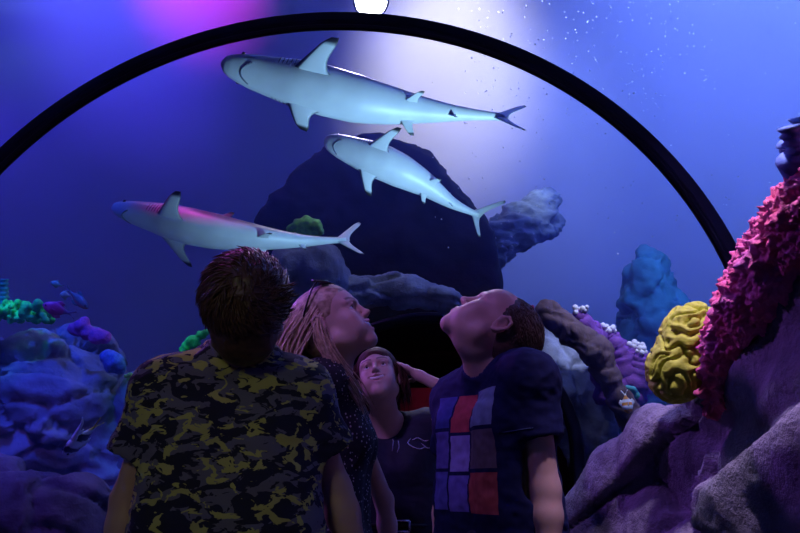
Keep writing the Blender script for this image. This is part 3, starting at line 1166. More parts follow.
# left reef corals -----------------------------------------------------------
bl = []
for i in range(150):
    x = RNG.uniform(-25, 52)
    y = 311 + RNG.uniform(-9, 9) + max(0, (x - 30) * .15)
    bl.append((W(x, y, 5.25 + RNG.uniform(-.15, .15)), RNG.uniform(.016, .036)))
lumps('leaf_coral', 'bright green leafy coral on top of the blue reef rock at the left edge', bl, .012, .03, 16, M['green'], k=.015, two=.01)
p = Pack()
a, b = W(2, 312, 5.3), W(2, 279, 5.3)
p.tube([a + (b - a) * t for t in np.linspace(0, 1, 22)], [.045 + .01 * math.sin(i * 2.2) for i in range(22)], 14)
tag(p.build('pillar_coral', M['teal'], loc=a), 'teal pillar coral standing upright at the left edge', 'coral')
bl = [(W(x, y, 5.25), r * 1.15) for x, y, r in ((74, 329, .04), (82, 326, .05), (88, 333, .05), (97, 336, .055), (104, 337, .045), (84, 322, .035), (78, 332, .03))]
lumps('knob_coral', 'purple knobbly coral on the shoulder of the left reef rock', bl, .011, .015, 25, M['violet'], k=.008)
bl = [(W(x, y, 5.15), r * 1.15) for x, y, r in ((108, 357, .05), (115, 362, .06), (120, 368, .04), (112, 366, .05))]
lumps('knob_coral', 'dull blue rounded coral below the purple knobbly coral', bl, .012, .02, 22, M['bluecoral'], k=.015)
bl = [(W(x, y, 5.0), r * 1.15) for x, y, r in ((126, 376, .012), (130, 375, .016), (134, 377, .015), (129, 379, .012), (137, 378, .012))]
lumps('crest_coral', 'small lime green coral beside the camouflage shirt sleeve', bl, .005, .01, 40, M['green2'], k=.01)
bl = []
for i in range(16):
    t = i / 15
    bl.append((W(183 + 21 * t + RNG.uniform(-3, 3), 350 - 14 * t + RNG.uniform(-4, 4), 5.45), RNG.uniform(.021, .040)))
lumps('leaf_coral', 'small bright green coral showing beside the neck of the camouflage shirt boy', bl, .009, .02, 24, M['green'], k=.01)
rock('reef_rock', [(W(190, 372, 5.6), W(205, 366, 5.6), .14, .14), (W(150, 400, 5.6), W(180, 450, 5.6), .24, .45), (W(170, 450, 5.6), W(170, 600, 5.6), .4, .5)], .035, .1, 2.5, M['rock_blue'], 'dark reef rock under the small green coral behind the camouflage shirt boy')
bl = [(W(x, y, 6.6), r) for x, y, r in ((292, 229, .05), (299, 225, .06), (307, 222, .06), (315, 226, .065), (304, 232, .06), (320, 232, .045), (300, 238, .06), (312, 240, .06))]
lumps('leaf_coral', 'dim green coral on the boulder behind the lowest shark tail', bl, .02, .05, 9, M['green2'], k=.03)

# purple finger corals with white tips on the right ----------------------------
fc_ = thing('finger_coral', 'purple branching coral with white polyp tips right of the brown ridged rock', 'coral', W(630, 440, 6.8))
br = [((612, 400), (598, 350), (580, 316)), ((615, 400), (606, 360), (594, 328)), ((620, 395), (616, 350), (608, 334)), ((622, 395), (622, 362), (616, 344)),
      ((624, 398), (630, 370), (633, 351)), ((626, 398), (638, 372), (642, 356)), ((628, 400), (640, 385), (646, 368)), ((612, 400), (612, 385), (606, 362)), ((616, 405), (622, 388), (624, 366)), ((620, 405), (634, 392), (640, 374)), ((616, 402), (626, 392), (637, 378))]
p = Pack()
for k, b in enumerate(br):
    q = catmull([W(x, y, 6.75 + .04 * ((k * 7) % 5)) for x, y in b], 14)
    p = Pack()
    p.tube(q, np.linspace(.16, .078, 14) * (1 + .18 * np.sin(np.arange(14) * 2.3 + k)), 10)
    p.ball(q[-1], .078, 10)
    st = p.build('branch', M['purple'], fc_)
    if k in (0, 2, 4, 5, 6, 7):
        w = Pack()
        for i in range(12):
            w.ball(q[-1] + RNG.normal(size=3) * A(.028, .02, .018) + A(0, 0, .062) - CF * .05, RNG.uniform(.022, .032), 7)
        w.build('polyp_tip', M['white'], st)
bl = [(W(x, y, 6.5), r) for x, y, r in ((627, 388, .03), (632, 390, .04), (636, 395, .035), (618, 392, .03))]
lumps('knob_coral', 'small green grey coral just above the clown fish', bl, .012, .03, 20, M['teal'], k=.02)

# specks drifting in the water -------------------------------------------------
p = Pack()
for i in range(420):
    x, y = RNG.uniform(430, 800), RNG.uniform(0, 260) ** 1.0
    if RNG.random() < .45:
        x, y = RNG.uniform(470, 720), RNG.uniform(0, 120)
    d = RNG.uniform(6.6, 8.8)
    q = W(x, y, d)
    if math.hypot(q[0], q[2] - ZC) < 1.95 or q[2] > 7.5:
        continue
    p.ball(q, RNG.uniform(.0024, .0055) * d / 4, 5)
o = p.build('floating_specks', M['bubble'])
o['kind'] = 'stuff'
o['label'] = 'tiny pale specks drifting in the bright water at upper right'
o['category'] = 'specks'

# ------------------------------------------------------------------ people
def frame(fwd, top):
    """columns: the person's right, forward, up"""
    y = unit(fwd)
    z = unit(np.asarray(top) - y * (np.asarray(top) @ y))
    x = np.cross(y, z)
    return np.stack([x, y, z], 1)


def add_head(F, C, R, s, smile=0.0, female=False):
    ns = .82 if female else .92
    L = lambda x, y, z: C + R @ (A(x, y, z) * s)
    e = lambda c, r, k=.015, op='add', RR=None: F.ell(L(*c), A(*r) * s, R if RR is None else RR, k * s, op)
    c = lambda a, b, r1, r2=None, k=.012, op='add': F.cone(L(*a), L(*b), r1 * s, (r1 if r2 is None else r2) * s, k * s, op)
    fw = .93 if female else 1.0
    e((0, -.018, .036), (.074, .094, .080), .01)
    e((0, .020, -.020), (.062 * fw, .070, .088), .03)
    e((0, .045, .045), (.058, .045, .045), .03)                      # forehead
    for sd in (1, -1):
        c((sd * (.049 if female else .055), .005, -.056), (sd * (.009 if female else .013), .073, -.097), .018, .014, .03)   # jaw
        e((sd * .042 * fw, .060, -.022), (.021, .022, .020), .03)     # cheek
        e((sd * .034 * fw, .062, -.056), (.020, .024, .022), .03)     # lower cheek
        c((sd * .012, .089, .027), (sd * .045, .074, .026), .009, .008, .014)  # brow
    e((0, .077, -.095), (.016, .015, .014) if female else (.019, .015, .014), .02)                     # chin
    e((0, .076, -.058), (.028, .022, .026), .02)                     # muzzle
    c((0, .088, .020), (0, .106, -.018), .0068, .0090 * ns, .012)         # nose bridge
    e((0, .1075 + .001 * ns, -.022), (.0108 * ns, .0108, .0095 * ns), .008)
    for sd in (1, -1):
        e((sd * .0112 * ns, .098, -.026), (.0078 * ns, .0100, .0075 * ns), .006)
        e((sd * .0065, .1035, -.0345), (.0040, .0055, .0045), .004, 'sub')
        e((sd * .031, .0905, .006), (.0165, .0120, .0095), .012, 'sub')  # socket
        # lids around the eyeball
        c((sd * .018, .0815, .009), (sd * .031, .0865, .0155), .0032, .0038, .005)
        c((sd * .031, .0865, .0155), (sd * .044, .0775, .009), .0038, .003, .005)
        c((sd * .019, .0800, .003), (sd * .031, .0830, -.0035), .0028, .003, .005)
        c((sd * .031, .0830, -.0035), (sd * .044, .0765, .004), .003, .0026, .005)
    # mouth
    w = .023 + .008 * smile
    up = .008 * smile
    gap = .0062 * smile
    c((-w, .080 - .004 * smile, -.0555 + up), (0, .0975, -.0515 + gap), .0035, .0058, .006)
    c((w, .080 - .004 * smile, -.0555 + up), (0, .0975, -.0515 + gap), .0035, .0058, .006)
    c((-w, .080 - .004 * smile, -.0575 + up), (0, .0955, -.0645 - gap), .0035, .0068, .006)
    c((w, .080 - .004 * smile, -.0575 + up), (0, .0955, -.0645 - gap), .0035, .0068, .006)
    if smile:
        for sd in (-1, 1):
            c((0, .102, -.0575), (sd * w * .85, .090, -.0555 + up * .8), .0045 + gap * .8, .0026, .003, 'sub')
    else:
        c((-w, .092, -.0575), (w, .092, -.0575), .0012, .0012, .002, 'sub')
        c((0, .104, -.0575), (0, .096, -.0575), .0018, .0018, .003, 'sub')
    # ears
    for sd in (1, -1):
        t = math.radians(18) * sd
        Re = R @ np.array([[math.cos(t), math.sin(t), 0], [-math.sin(t), math.cos(t), 0], [0, 0, 1]])
        e((sd * .0755, -.014, .000), (.0075, .0175, .0300), .006, 'add', Re)
        pts = [(sd * .079, .000, -.006), (sd * .081, .002, .014), (sd * .084, -.010, .028), (sd * .087, -.026, .022), (sd * .086, -.030, .004), (sd * .081, -.020, -.018), (sd * .077, -.008, -.027)]
        for a, b in zip(pts[:-1], pts[1:]):
            c(a, b, .0042, .0042, .003)
        e((sd * .087, -.013, .004), (.0065, .0095, .0150), .004, 'sub', Re)
        e((sd * .079, -.002, -.010), (.004, .005, .007), .004)


def add_hand(F, wr, dirv, palm, s=1.0, curl=.35, thumb=1):
    """palm: normal on the palm side; thumb: side (+1 along dirv x palm)"""
    d = unit(dirv)
    n = unit(palm - d * (np.asarray(palm) @ d))
    side = np.cross(d, n) * thumb
    Rh = np.stack([side, d, n], 1)
    F.cone(wr, wr + d * .02 * s, .025 * s, .024 * s, .015)
    F.ell(wr + d * .052 * s, A(.040, .050, .015) * s, Rh, .012)
    F.cone(wr + d * .078 * s + side * .026 * s, wr + d * .074 * s - side * .028 * s, .0125 * s, .0115 * s, .01)
    for k, (of, ln) in enumerate(((.028, .070), (.0095, .080), (-.0095, .073), (-.028, .057))):
        p = wr + d * (.084 - .003 * abs(k - 1)) * s + side * of * s
        dd = unit(d + side * of * 3)
        c0 = curl * (.75 + .12 * k)
        for j, f in enumerate((.45, .32, .26)):
            q = p + dd * ln * f * s
            F.cone(p, q, (.0092 - .0008 * j) * s, (.0086 - .0010 * j) * s, .0035)
            p = q
            dd = unit(dd * math.cos(c0) + n * math.sin(c0))
    p = wr + d * .026 * s + side * .026 * s
    q = p + unit(d * .62 + side * .72 + n * .25) * .042 * s
    F.cone(p, q, .0145 * s, .0110 * s, .012)
    F.cone(q, q + unit(d * .88 + side * .40 + n * .3) * .034 * s, .0105 * s, .0085 * s, .004)


def two_level(lo, hi, h, centre, hw, hf):
    return axis(lo, hi, h, [(centre - hw, centre + hw)], hf)


class Person:
    def __init__(self, label, J, skin, smile=0.0, female=False, arm=1.0, hand_info=None, chest=1.0, bust=0, hf=.003):
        self.J = {k: np.asarray(v, float) for k, v in J.items() if not isinstance(v, (int, float))}
        J = self.J
        self.s = s = j_s = 1.0
        self.hs = hs = 1.0
        feet = A(*(J['hipL'] + J['hipR'])[:2] / 2, 0)
        self.root = thing('person', label, 'person', feet)
        self.female = female
        pts = np.array([v for k, v in J.items() if k not in ('hf', 'ht', 'tf')])
        lo, hi = pts.min(0) - .26, pts.max(0) + .26
        lo[2] = -.01
        C = J['head']
        self.R = frame(J['hf'], J['ht'])
        F = Field(*[two_level(lo[i], hi[i], .0075, C[i], .135, hf) for i in range(3)])
        self.arm = arm
        self.torso(F, 1.0, chest, bust)
        self.arms(F, arm)
        for sd in 'LR':
            wr, el = J['wr' + sd], J['el' + sd]
            d = unit(wr - el)
            info = (hand_info or {}).get(sd, {})
            pn = info.get('palm', J['tf'] * .2 + (J['shR'] - J['shL'] if sd == 'L' else J['shL'] - J['shR']))
            add_hand(F, wr, info.get('dir', d), pn, info.get('s', .92), info.get('curl', .35), info.get('thumb', 1 if sd == 'L' else -1))
        self.legs(F, 0.0)
        # neck
        hb = C + self.R @ A(0, -.022, -.050)
        nr = (.047 if female else .052)
        F.cone(J['nb'], hb, nr * 1.12, nr, .03)
        F.cone(J['nb'] + A(0, 0, -.02), C + self.R @ A(0, .005, -.060), nr * .95, nr * .85, .03)
        add_head(F, C, self.R, hs, smile, female)
        V, Q = F.mesh()
        # pigment
        loc = (V - C) @ self.R / hs
        col = np.tile(np.asarray(skin, float), (len(V), 1))

        def blend(mask, c):
            nonlocal col
            col = col * (1 - mask[:, None]) + np.asarray(c) * mask[:, None]
        lip = np.exp(-((loc[:, 0] / .024) ** 4) - ((loc[:, 2] + .0585 - .006 * smile * (loc[:, 0] / .025) ** 2) / (.0095 + .002 * smile)) ** 4) * (loc[:, 1] > .078)
        blend(np.clip(lip, 0, 1) * .75, A(.50, .16, .16))
        for sd in (1, -1):
            bx = np.clip((loc[:, 0] * sd - .012) / .036, 0, 1)
            zc = .0285 + .007 * np.sin(bx * math.pi * .75)
            br = np.exp(-((loc[:, 2] - zc) / .0042) ** 4) * ((loc[:, 0] * sd > .010) & (loc[:, 0] * sd < .050) & (loc[:, 1] > .06))
            blend(br * .8, A(.10, .055, .035))
            ck = np.exp(-((loc[:, 0] * sd - .04) / .02) ** 2 - ((loc[:, 2] + .025) / .02) ** 2) * (loc[:, 1] > .03)
            blend(ck * .25, A(.62, .26, .22))
            lid = np.exp(-((loc[:, 0] * sd - .031) / .0165) ** 4 - ((loc[:, 2] - .013) / .0045) ** 4) * (loc[:, 1] > .07)
            blend(lid * .45, A(.10, .05, .04))
        self.body = make_mesh('body', V, Q, M['skin'], self.root, attr={'tint': np.clip(col, 0, 1)})
        # eyes look straight ahead of the face
        for sd in (1, -1):
            p = Pack()
            ec = self.hl(sd * .031, .0735, .006)
            p.ball(ec, .0122, 16)
            me_ = p.build('eye', M['eye_white'], self.root)
            q = Pack()
            q.ball(ec + self.R @ A(0, .0078, .0012), A(.0058, .0052, .0058), 12, self.R)
            q.build('iris', M['iris'], me_)
        if smile:
            p = Pack()
            P_ = [self.hl(x, .0930 - 11 * x * x, -.0535 + .004 * smile * (x / .02) ** 2) for x in np.linspace(-.023, .023, 13)]
            p.tube(np.array(P_), .0062, 8)
            p.build('teeth', M['teeth'], self.root)

    def hl(self, x, y, z):
        return self.J['head'] + self.R @ A(x, y, z)

    def torso(self, F, grow, chest, bust, off=0.0):
        J = self.J
        ms, mh = (J['shL'] + J['shR']) / 2, (J['hipL'] + J['hipR']) / 2
        up = unit(ms - mh)
        tf = J['tf']
        wst = ms * .45 + mh * .55
        for sd in 'LR':
            sh, hip = J['sh' + sd], J['hip' + sd]
            top = ms + (sh - ms) * .50 - up * .085
            mid = wst + (hip - mh) * .75
            F.cone(top, mid, .098 * chest + off, .088 * chest + off, .06)
            F.cone(mid, hip + up * .02, .088 * chest + off, .095 * chest + off, .06)
            F.cone(J['nb'] - up * .005, sh - up * .005, .046 + off * .9, .050 + off, .045)
            F.cone(sh, sh - up * .06 + (ms - sh) * .2, .055 + off, .055 + off, .05)
            if bust:
                F.ell(ms - up * .16 + (sh - ms) * .42 + tf * (.075 * chest), A(.062, .062, .060) * bust + off, None, .05)
        F.cone(J['hipL'], J['hipR'], .10 * chest + off, .10 * chest + off, .05)

    def arms(self, F, k, off=0.0):
        J = self.J
        for sd in 'LR':
            sh, el, wr = J['sh' + sd], J['el' + sd], J['wr' + sd]
            F.cone(sh, el, .047 * k + off, .036 * k + off, .03)
            mid = el + (wr - el) * .28
            F.cone(el, mid, .036 * k + off, .037 * k + off, .02)
            F.cone(mid, wr, .037 * k + off, .024 * k + off, .02)

    def legs(self, F, off):
        J = self.J
        for sd in 'LR':
            hip, kn, an = J['hip' + sd], J['kn' + sd], J['an' + sd]
            F.cone(hip, kn, .086 + off, .056 + off, .04)
            c = kn + (an - kn) * .3
            F.cone(kn, c, .055 + off, .054 + off, .03)
            F.cone(c, an, .054 + off, .036 + off, .03)
            if off == 0:
                f = unit(J['tf'] * A(1, 1, 0))
                z = A(0, 0, 1)
                F.cone(an - z * .035 - f * .03, an - z * .045 + f * .13, .034, .026, .03)

    def trousers(self, mat):
        J = self.J
        pts = np.array([J[k] for k in ('hipL', 'hipR', 'knL', 'knR', 'anL', 'anR')])
        lo, hi = pts.min(0) - .16, pts.max(0) + .18
        F = Field(*[axis(lo[i], hi[i], .012) for i in range(3)])
        self.legs(F, .014)
        F.cone(J['hipL'], J['hipR'], .116, .116, .05)
        mh = (J['hipL'] + J['hipR']) / 2
        F.cone(mh, mh + A(0, 0, .06), .11, .10, .05)
        F.plane_cut((0, 0, .035), (0, 0, -1))
        V, Q = F.mesh()
        V = V + vnormals(V, Q) * (fbm(V * A(14, 14, 6), 3, True) * .006)[:, None]
        make_mesh('trousers', V, Q, mat, self.root)
        f = unit(J['tf'] * A(1, 1, 0))
        for sd in 'LR':
            an = J['an' + sd]
            lo, hi = an - .2, an + .22
            lo[2], hi[2] = -.01, .12
            F = Field(*[axis(lo[i], hi[i], .008) for i in range(3)])
            b = A(an[0], an[1], .045)
            F.cone(b - f * .035, b + f * .14 - A(0, 0, .008), .045, .036, .03)
            F.cone(b, b + A(0, 0, .035), .046, .044, .03)
            F.plane_cut((0, 0, .004), (0, 0, -1))
            V, Q = F.mesh()
            make_mesh('shoe', V, Q, M['shoe'], self.root)

    def shirt(self, name, mat, hem, chest, off=.014, sleeve=.62, flare=.016, bust=0, neck_r=.068, wrinkle=.006, drop=None, attr=None, hemflare=.02, neck_c=None, h=.0065, sleeves='LR', loose=0.0, freq=(9, 9, 7)):
        J = self.J
        ms, mh = (J['shL'] + J['shR']) / 2, (J['hipL'] + J['hipR']) / 2
        up = unit(ms - mh)
        pts = [J['shL'], J['shR'], J['hipL'], J['hipR'], J['nb']]
        for sd in sleeves:
            pts.append(J['sh' + sd] + (J['el' + sd] - J['sh' + sd]) * sleeve)
        pts = np.array(pts)
        lo, hi = pts.min(0) - .20, pts.max(0) + .15
        F = Field(*[axis(lo[i], hi[i], h) for i in range(3)])
        self.torso(F, 1, chest, bust, off)
        # looser cloth towards the hem
        for sd in 'LR':
            hip = J['hip' + sd]
            top = ms + (J['sh' + sd] - ms) * .62 - up * .12
            F.cone(top, hip + (hip - mh) * .25, .085 * chest + off + loose, .098 * chest + off + hemflare, .06)
        F.cone(mh + (J['hipL'] - mh) * 1.1, mh + (J['hipR'] - mh) * 1.1, .10 * chest + off + hemflare, k=.05)
        F.plane_cut((0, 0, hem), (0, 0, -1))
        for sd in sleeves:
            sh, el = J['sh' + sd], J['el' + sd]
            d = unit(el - sh)
            Ln = np.linalg.norm(el - sh) * sleeve
            G = Field(F.x, F.y, F.z)
            G.cone(sh, sh + d * (Ln + .1), .048 * self.arm + off, .044 * self.arm + off + flare, 0)
            G.plane_cut(sh + d * Ln, d)
            F.f = _smin(F.f, G.f, .03).astype(np.float32)
            # opening of the sleeve
            F.cone(sh + d * (Ln - .05), sh + d * (Ln + .10), .030 * self.arm + off * .5, .041 * self.arm + off + flare * .7, 0.004, 'sub')
        nc = J['nb'] if neck_c is None else neck_c
        nd = unit(self.hl(0, -.02, -.05) - J['nb'])
        F.cone(nc + nd * .022, nc + nd * .16, neck_r, neck_r * 1.3, .012, 'sub')
        if drop is not None:
            for a, b, r1, r2 in drop:
                F.cone(a, b, r1, r2, .008, 'sub')
        V, Q = F.mesh()
        Nn = vnormals(V, Q)
        fr = A(*freq)
        w = fbm(V * fr + 40 * pts[0].sum(), 3) + .5 * fbm(V * fr * A(1, 1, 2.2) * 2.1 + 7, 2, True)
        V = V + Nn * (w * wrinkle * 1.8)[:, None]
        at = None
        if attr:
            at = {k: f(V) for k, f in attr.items()}
        return make_mesh(name, V, Q, mat, self.root, attr=at)

    # ---------------------------------------------------------------- hair
    def hair(self, mat, cap, cut=None, amp=.006, sc=A(30, 30, 30), strands=None, h=.0045, extra=None, name='hair'):
        """cap: list of (centre, radii) ellipsoids in head space; cut: list of things cut away"""
        C = self.J['head']
        lo, hi = C - .24, C + .24
        F = Field(*[axis(lo[i], hi[i], h) for i in range(3)])
        for c, r in cap:
            F.ell(self.hl(*c), A(*r), self.R, .02)
        for c, r in (cut or []):
            F.ell(self.hl(*c), A(*r), self.R, .01, 'sub')
        V, Q = F.mesh()
        loc = (V - C) @ self.R
        V = V + vnormals(V, Q) * (fbm(loc * sc, 3) * amp * 1.7)[:, None]
        p = Pack()
        p.add(V, Q)
        if strands:
            strands(p)
        if extra:
            extra(p)
        return p.build(name, mat, self.root)

    def tufts(self, n, region, flow, length, r, lift=.25, base=(.0, -.018, .036), rad=(.080, .100, .086), wav=.0):
        """short locks on the scalp: region(d) keeps a head-space direction, flow(d) is where it is combed"""
        def f(p):
            k = 0
            while k < n:
                d = unit(RNG.normal(size=3))
                if not region(d):
                    continue
                k += 1
                pos = A(*base) + d * A(*rad)
                nr = unit(d / A(*rad))
                fl = A(*flow(d))
                fl = unit(fl - nr * (fl @ nr) + RNG.normal(size=3) * .22)
                L = length * RNG.uniform(.6, 1.25)
                off = RNG.uniform(.2, 1.3)
                q = [pos - nr * .006]
                dirv = unit(fl + nr * lift)
                for i in range(4):
                    x = q[-1] + dirv * L / 4
                    e_ = (x - A(*base)) / A(*rad)
                    lim = 1.0 + lift * L / .08 * (i + 1) / 4 * off
                    x = A(*base) + e_ / np.linalg.norm(e_) * lim * A(*rad)
                    q.append(x)
                    dirv = unit(unit(q[-1] - q[-2]) + RNG.normal(size=3) * wav)
                rr = r * RNG.uniform(.7, 1.2)
                p.tube(np.array([self.hl(*x) for x in q]), [rr * .8, rr, rr * .85, rr * .55, rr * .08], 5)
        return f


def stand(J, mid_sh, tf, hipz, hw=.085, lean=(0, 0), knee=.52, face=None):
    """hips, knees and ankles below the shoulders"""
    f = unit(A(tf[0], tf[1], 0))
    r = np.cross(f, A(0, 0, 1))
    hx = A(mid_sh[0], mid_sh[1], 0) + A(lean[0], lean[1], 0)
    J['hipR'] = hx + r * hw + A(0, 0, hipz)
    J['hipL'] = hx - r * hw + A(0, 0, hipz)
    for sd, g in (('R', 1), ('L', -1)):
        J['kn' + sd] = hx + r * g * (hw + .015) + f * .02 + A(0, 0, hipz * knee)
        J['an' + sd] = hx + r * g * (hw + .025) - f * .01 + A(0, 0, .08)
    J['tf'] = f
    return J


SK1, SK2 = A(.62, .39, .30), A(.66, .43, .34)

# camouflage cloth ----------------------------------------------------------
mt, nt, out = nmat('camouflage_cloth')
b = N(nt, 'BsdfPrincipled')
b.inputs['Roughness'].default_value = .9
b.inputs['Specular IOR Level'].default_value = .2


def camo_layer(prev, seed, scale, lo, col, dist=1.6):
    mp = N(nt, 'Mapping')
    mp.inputs['Location'].default_value = seed
    mp.inputs['Scale'].default_value = (1.0, 1.0, 1.75)
    lk(nt, objco(nt), mp.inputs['Vector'])
    nz = N(nt, 'TexNoise')
    nz.inputs['Scale'].default_value = scale
    nz.inputs['Detail'].default_value = 3.0
    nz.inputs['Roughness'].default_value = .55
    nz.inputs['Distortion'].default_value = dist
    lk(nt, mp.outputs[0], nz.inputs['Vector'])
    mk = ramp(nt, nz.outputs['Fac'], [(lo, (0, 0, 0)), (lo + .012, (1, 1, 1))])
    mx = N(nt, 'Mix', data_type='RGBA')
    lk(nt, mk, mx.inputs['Factor'])
    if isinstance(prev, tuple):
        mx.inputs['A'].default_value = (*prev, 1)
    else:
        lk(nt, prev, mx.inputs['A'])
    mx.inputs['B'].default_value = (*col, 1)
    return mx.outputs['Result']


c_ = camo_layer((.022, .022, .045), (3.1, 0.2, 1.1), 15, .49, (.15, .14, .18), .9)
c_ = camo_layer(c_, (7.7, 4.2, 2.1), 20, .56, (.022, .022, .04), .8)
c_ = camo_layer(c_, (1.3, 9.2, 5.4), 23, .565, (.46, .44, .13), .7)
lk(nt, c_, b.inputs['Base Color'])
lk(nt, b.outputs[0], out.inputs['Surface'])
M['camo'] = mt

# boy seen from behind ---------------------------------------------------------
J = dict(head=W(247, 307, 1.50), hf=D(-.10, .62, .78), ht=D(.04, .80, -.60), nb=W(240, 358, 1.55),
         shL=W(168, 392, 1.53), shR=W(298, 396, 1.57), elL=W(129, 500, 1.50), elR=W(335, 490, 1.58), wrL=W(114, 600, 1.42), wrR=W(362, 575, 1.50), tf=D(0, 0, 1))
stand(J, (J['shL'] + J['shR']) / 2, D(.06, 0, 1), .80, .085, (.02, -.02))
pc = Person('person in a dark yellow spotted camouflage t-shirt seen from behind with head tilted back', J, SK1 * .95, chest=.87)
pc.trousers(M['denim'])
pc.shirt('t_shirt', M['camo'], .72, .87, off=.018, sleeve=.60, flare=.030, wrinkle=.0075, hemflare=.006, neck_r=.055, loose=.0)
q = Pack()
hub = J['nb'] + unit(pc.hl(0, -.02, -.05) - J['nb']) * .020


def camo_flow(d):
    # a whorl at the crown, hair combed round it
    w = unit(A(.15, -.75, .65))
    t = np.cross(w, d)
    return tuple(t * .9 + (d - w) * .8)


def side_tuft(p):
    for i in range(40):
        a = A(.066 + RNG.normal() * .006, -.055 + RNG.normal() * .012, .045 + RNG.normal() * .016)
        dv = unit(A(.75, -.15, -.10) + RNG.normal(size=3) * .2)
        L = RNG.uniform(.022, .050)
        pts = [a, a + dv * L * .4, a + dv * L * .75 + A(0, 0, .004), a + dv * L + A(0, 0, .011)]
        p.tube(np.array([pc.hl(*x) for x in pts]), [.003, .0028, .002, .0003], 5)


pc.hair(M['hair_brown'], [((0, -.026, .040), (.086, .102, .092)), ((0, -.060, -.010), (.070, .062, .075)), ((0, -.062, -.050), (.056, .045, .055))],
        cut=[((0, .125, -.045), (.09, .085, .11)), ((.085, .012, -.02), (.022, .026, .036)), ((-.085, .012, -.02), (.022, .026, .036))], amp=.009, sc=A(26, 26, 20),
        strands=pc.tufts(2600, lambda d: not (d[1] > .55 and d[2] < .5) and d[2] > -.75 and not (abs(d[0]) > .8 and d[1] > -.15 and d[2] < -.1), camo_flow, .046, .0023, .22,
                         (0, -.026, .036), (.086, .102, .091), .10), extra=side_tuft)

# blonde woman in profile --------------------------------------------------------
mt, nt, out = nmat('flower_print_cloth')
b = N(nt, 'BsdfPrincipled')
b.inputs['Roughness'].default_value = .85
v = N(nt, 'TexVoronoi')
v.inputs['Scale'].default_value = 88
v.inputs['Randomness'].default_value = .85
lk(nt, objco(nt), v.inputs['Vector'])
nz = N(nt, 'TexNoise')
nz.inputs['Scale'].default_value = 140
lk(nt, objco(nt), nz.inputs['Vector'])
ad = N(nt, 'Math', operation='MULTIPLY_ADD')
ad.inputs[1].default_value = .35
lk(nt, nz.outputs['Fac'], ad.inputs[0])
lk(nt, v.outputs['Distance'], ad.inputs[2])
lk(nt, ramp(nt, ad.outputs[0], [(.36, (.50, .44, .42)), (.43, (.012, .010, .016))]), b.inputs['Base Color'])
lk(nt, b.outputs[0], out.inputs['Surface'])
M['floral'] = mt

mid = W(331, 390, 2.10)
tf = unit(D(1, 0, -.06))
rt = np.cross(tf, A(0, 0, 1))
J = dict(head=W(333, 326, 2.06), hf=D(.78, .46, -.24), ht=D(-.50, .85, .05), nb=W(331, 376, 2.09), shR=mid + rt * .155, shL=mid - rt * .155 + A(0, 0, .005), tf=tf)
J['elR'] = W(314, 470, 1.97)
J['wrR'] = W(330, 555, 1.93)
J['elL'] = W(384, 500, 2.38)
J['wrL'] = W(395, 590, 2.32)
stand(J, mid, tf, .83, .085, (0, 0))
pb = Person('person with long blonde hair smiling up in profile, in a black flower dotted dress', J, SK2, smile=1.05, female=True, arm=.86, chest=.86, bust=1.0)
pb.trousers(M['denim'])
pb.shirt('flower_print_dress', M['floral'], .50, .86, off=.010, sleeve=.18, flare=.012, bust=1.0, neck_r=.085, wrinkle=.004, hemflare=.02, neck_c=J['nb'] + tf * .03, freq=(12, 12, 5))
# ruffle along the shoulder strap
p = Pack()
a, b2 = J['shR'] + A(0, 0, .040), J['shR'] - A(0, 0, .035)
rp = []
for i in range(60):
    t = i / 59 * math.pi * 2
    rp.append(J['shR'] + tf * (.062 + .006 * math.sin(9 * t)) * math.cos(t) + A(0, 0, 1) * (.058 + .005 * math.sin(9 * t + 1)) * math.sin(t) + rt * (.018 + .012 * math.cos(11 * t)))
p.tube(np.array(rp + rp[:1]), .012, 6, flat=.5)
p.build('ruffle', M['floral'], pb.root)


def long_hair(p):
    C, R = J_b['head'], pb.R
    rnd = np.random.default_rng(3)
    base, rad = A(0, -.020, .038), A(.080, .098, .086)
    n = 0
    while n < 800:
        d = unit(rnd.normal(size=3))
        if d[2] < -.15 or (d[1] > .50 and d[2] < .75):
            continue
        n += 1
        x = base + d * rad * .97
        pos = C + R @ x
        front = (d[1] > .05 and d[0] > -.2 and rnd.random() < .55)
        pts = [pos]
        vel = unit(R @ unit(A(.25 * np.sign(d[0]), -1.0, -.25) + rnd.normal(size=3) * .10))
        Ln = rnd.uniform(.30, .46)
        ns = 16
        for i in range(ns):
            t = i / ns
            if front:
                # swept behind the ear, then falling forward over the shoulder
                tgt = unit(A(0, 0, -1.0) + tf * (.34 if t > .35 else -.35) + rt * (.12 if t < .5 else .02))
            else:
                tgt = unit(A(0, 0, -1.0) - tf * .30 * (1 - t) + rt * .10)
            vel = unit(vel * .74 + tgt * .30 + rnd.normal(size=3) * .05)
            q = pts[-1] + vel * Ln / ns
            l = (q - C) @ R - base           # keep outside the skull
            m_ = np.linalg.norm(l / (rad * 1.02))
            if m_ < 1:
                q = C + R @ (base + l / m_)
            for c_, r_c in ((J_b['nb'], .070), ((J_b['nb'] + J_b['head']) / 2 - R @ A(0, .02, .0), .056), (J_b['shR'] * .5 + J_b['nb'] * .5, .064), (J_b['shR'], .068), (J_b['shR'] * .6 + J_b['shL'] * .4 - A(0, 0, .13), .115)):
                dd = q - c_
                L_ = np.linalg.norm(dd)
                if L_ < r_c:
                    q = c_ + dd / L_ * r_c
            pts.append(q)
        rr = rnd.uniform(.0020, .0038)
        prof = np.interp(np.linspace(0, 1, ns + 1), [0, .15, .7, 1], [.7, 1, .8, .1]) * rr
        p.tube(np.array(pts), prof, 5)


J_b = J


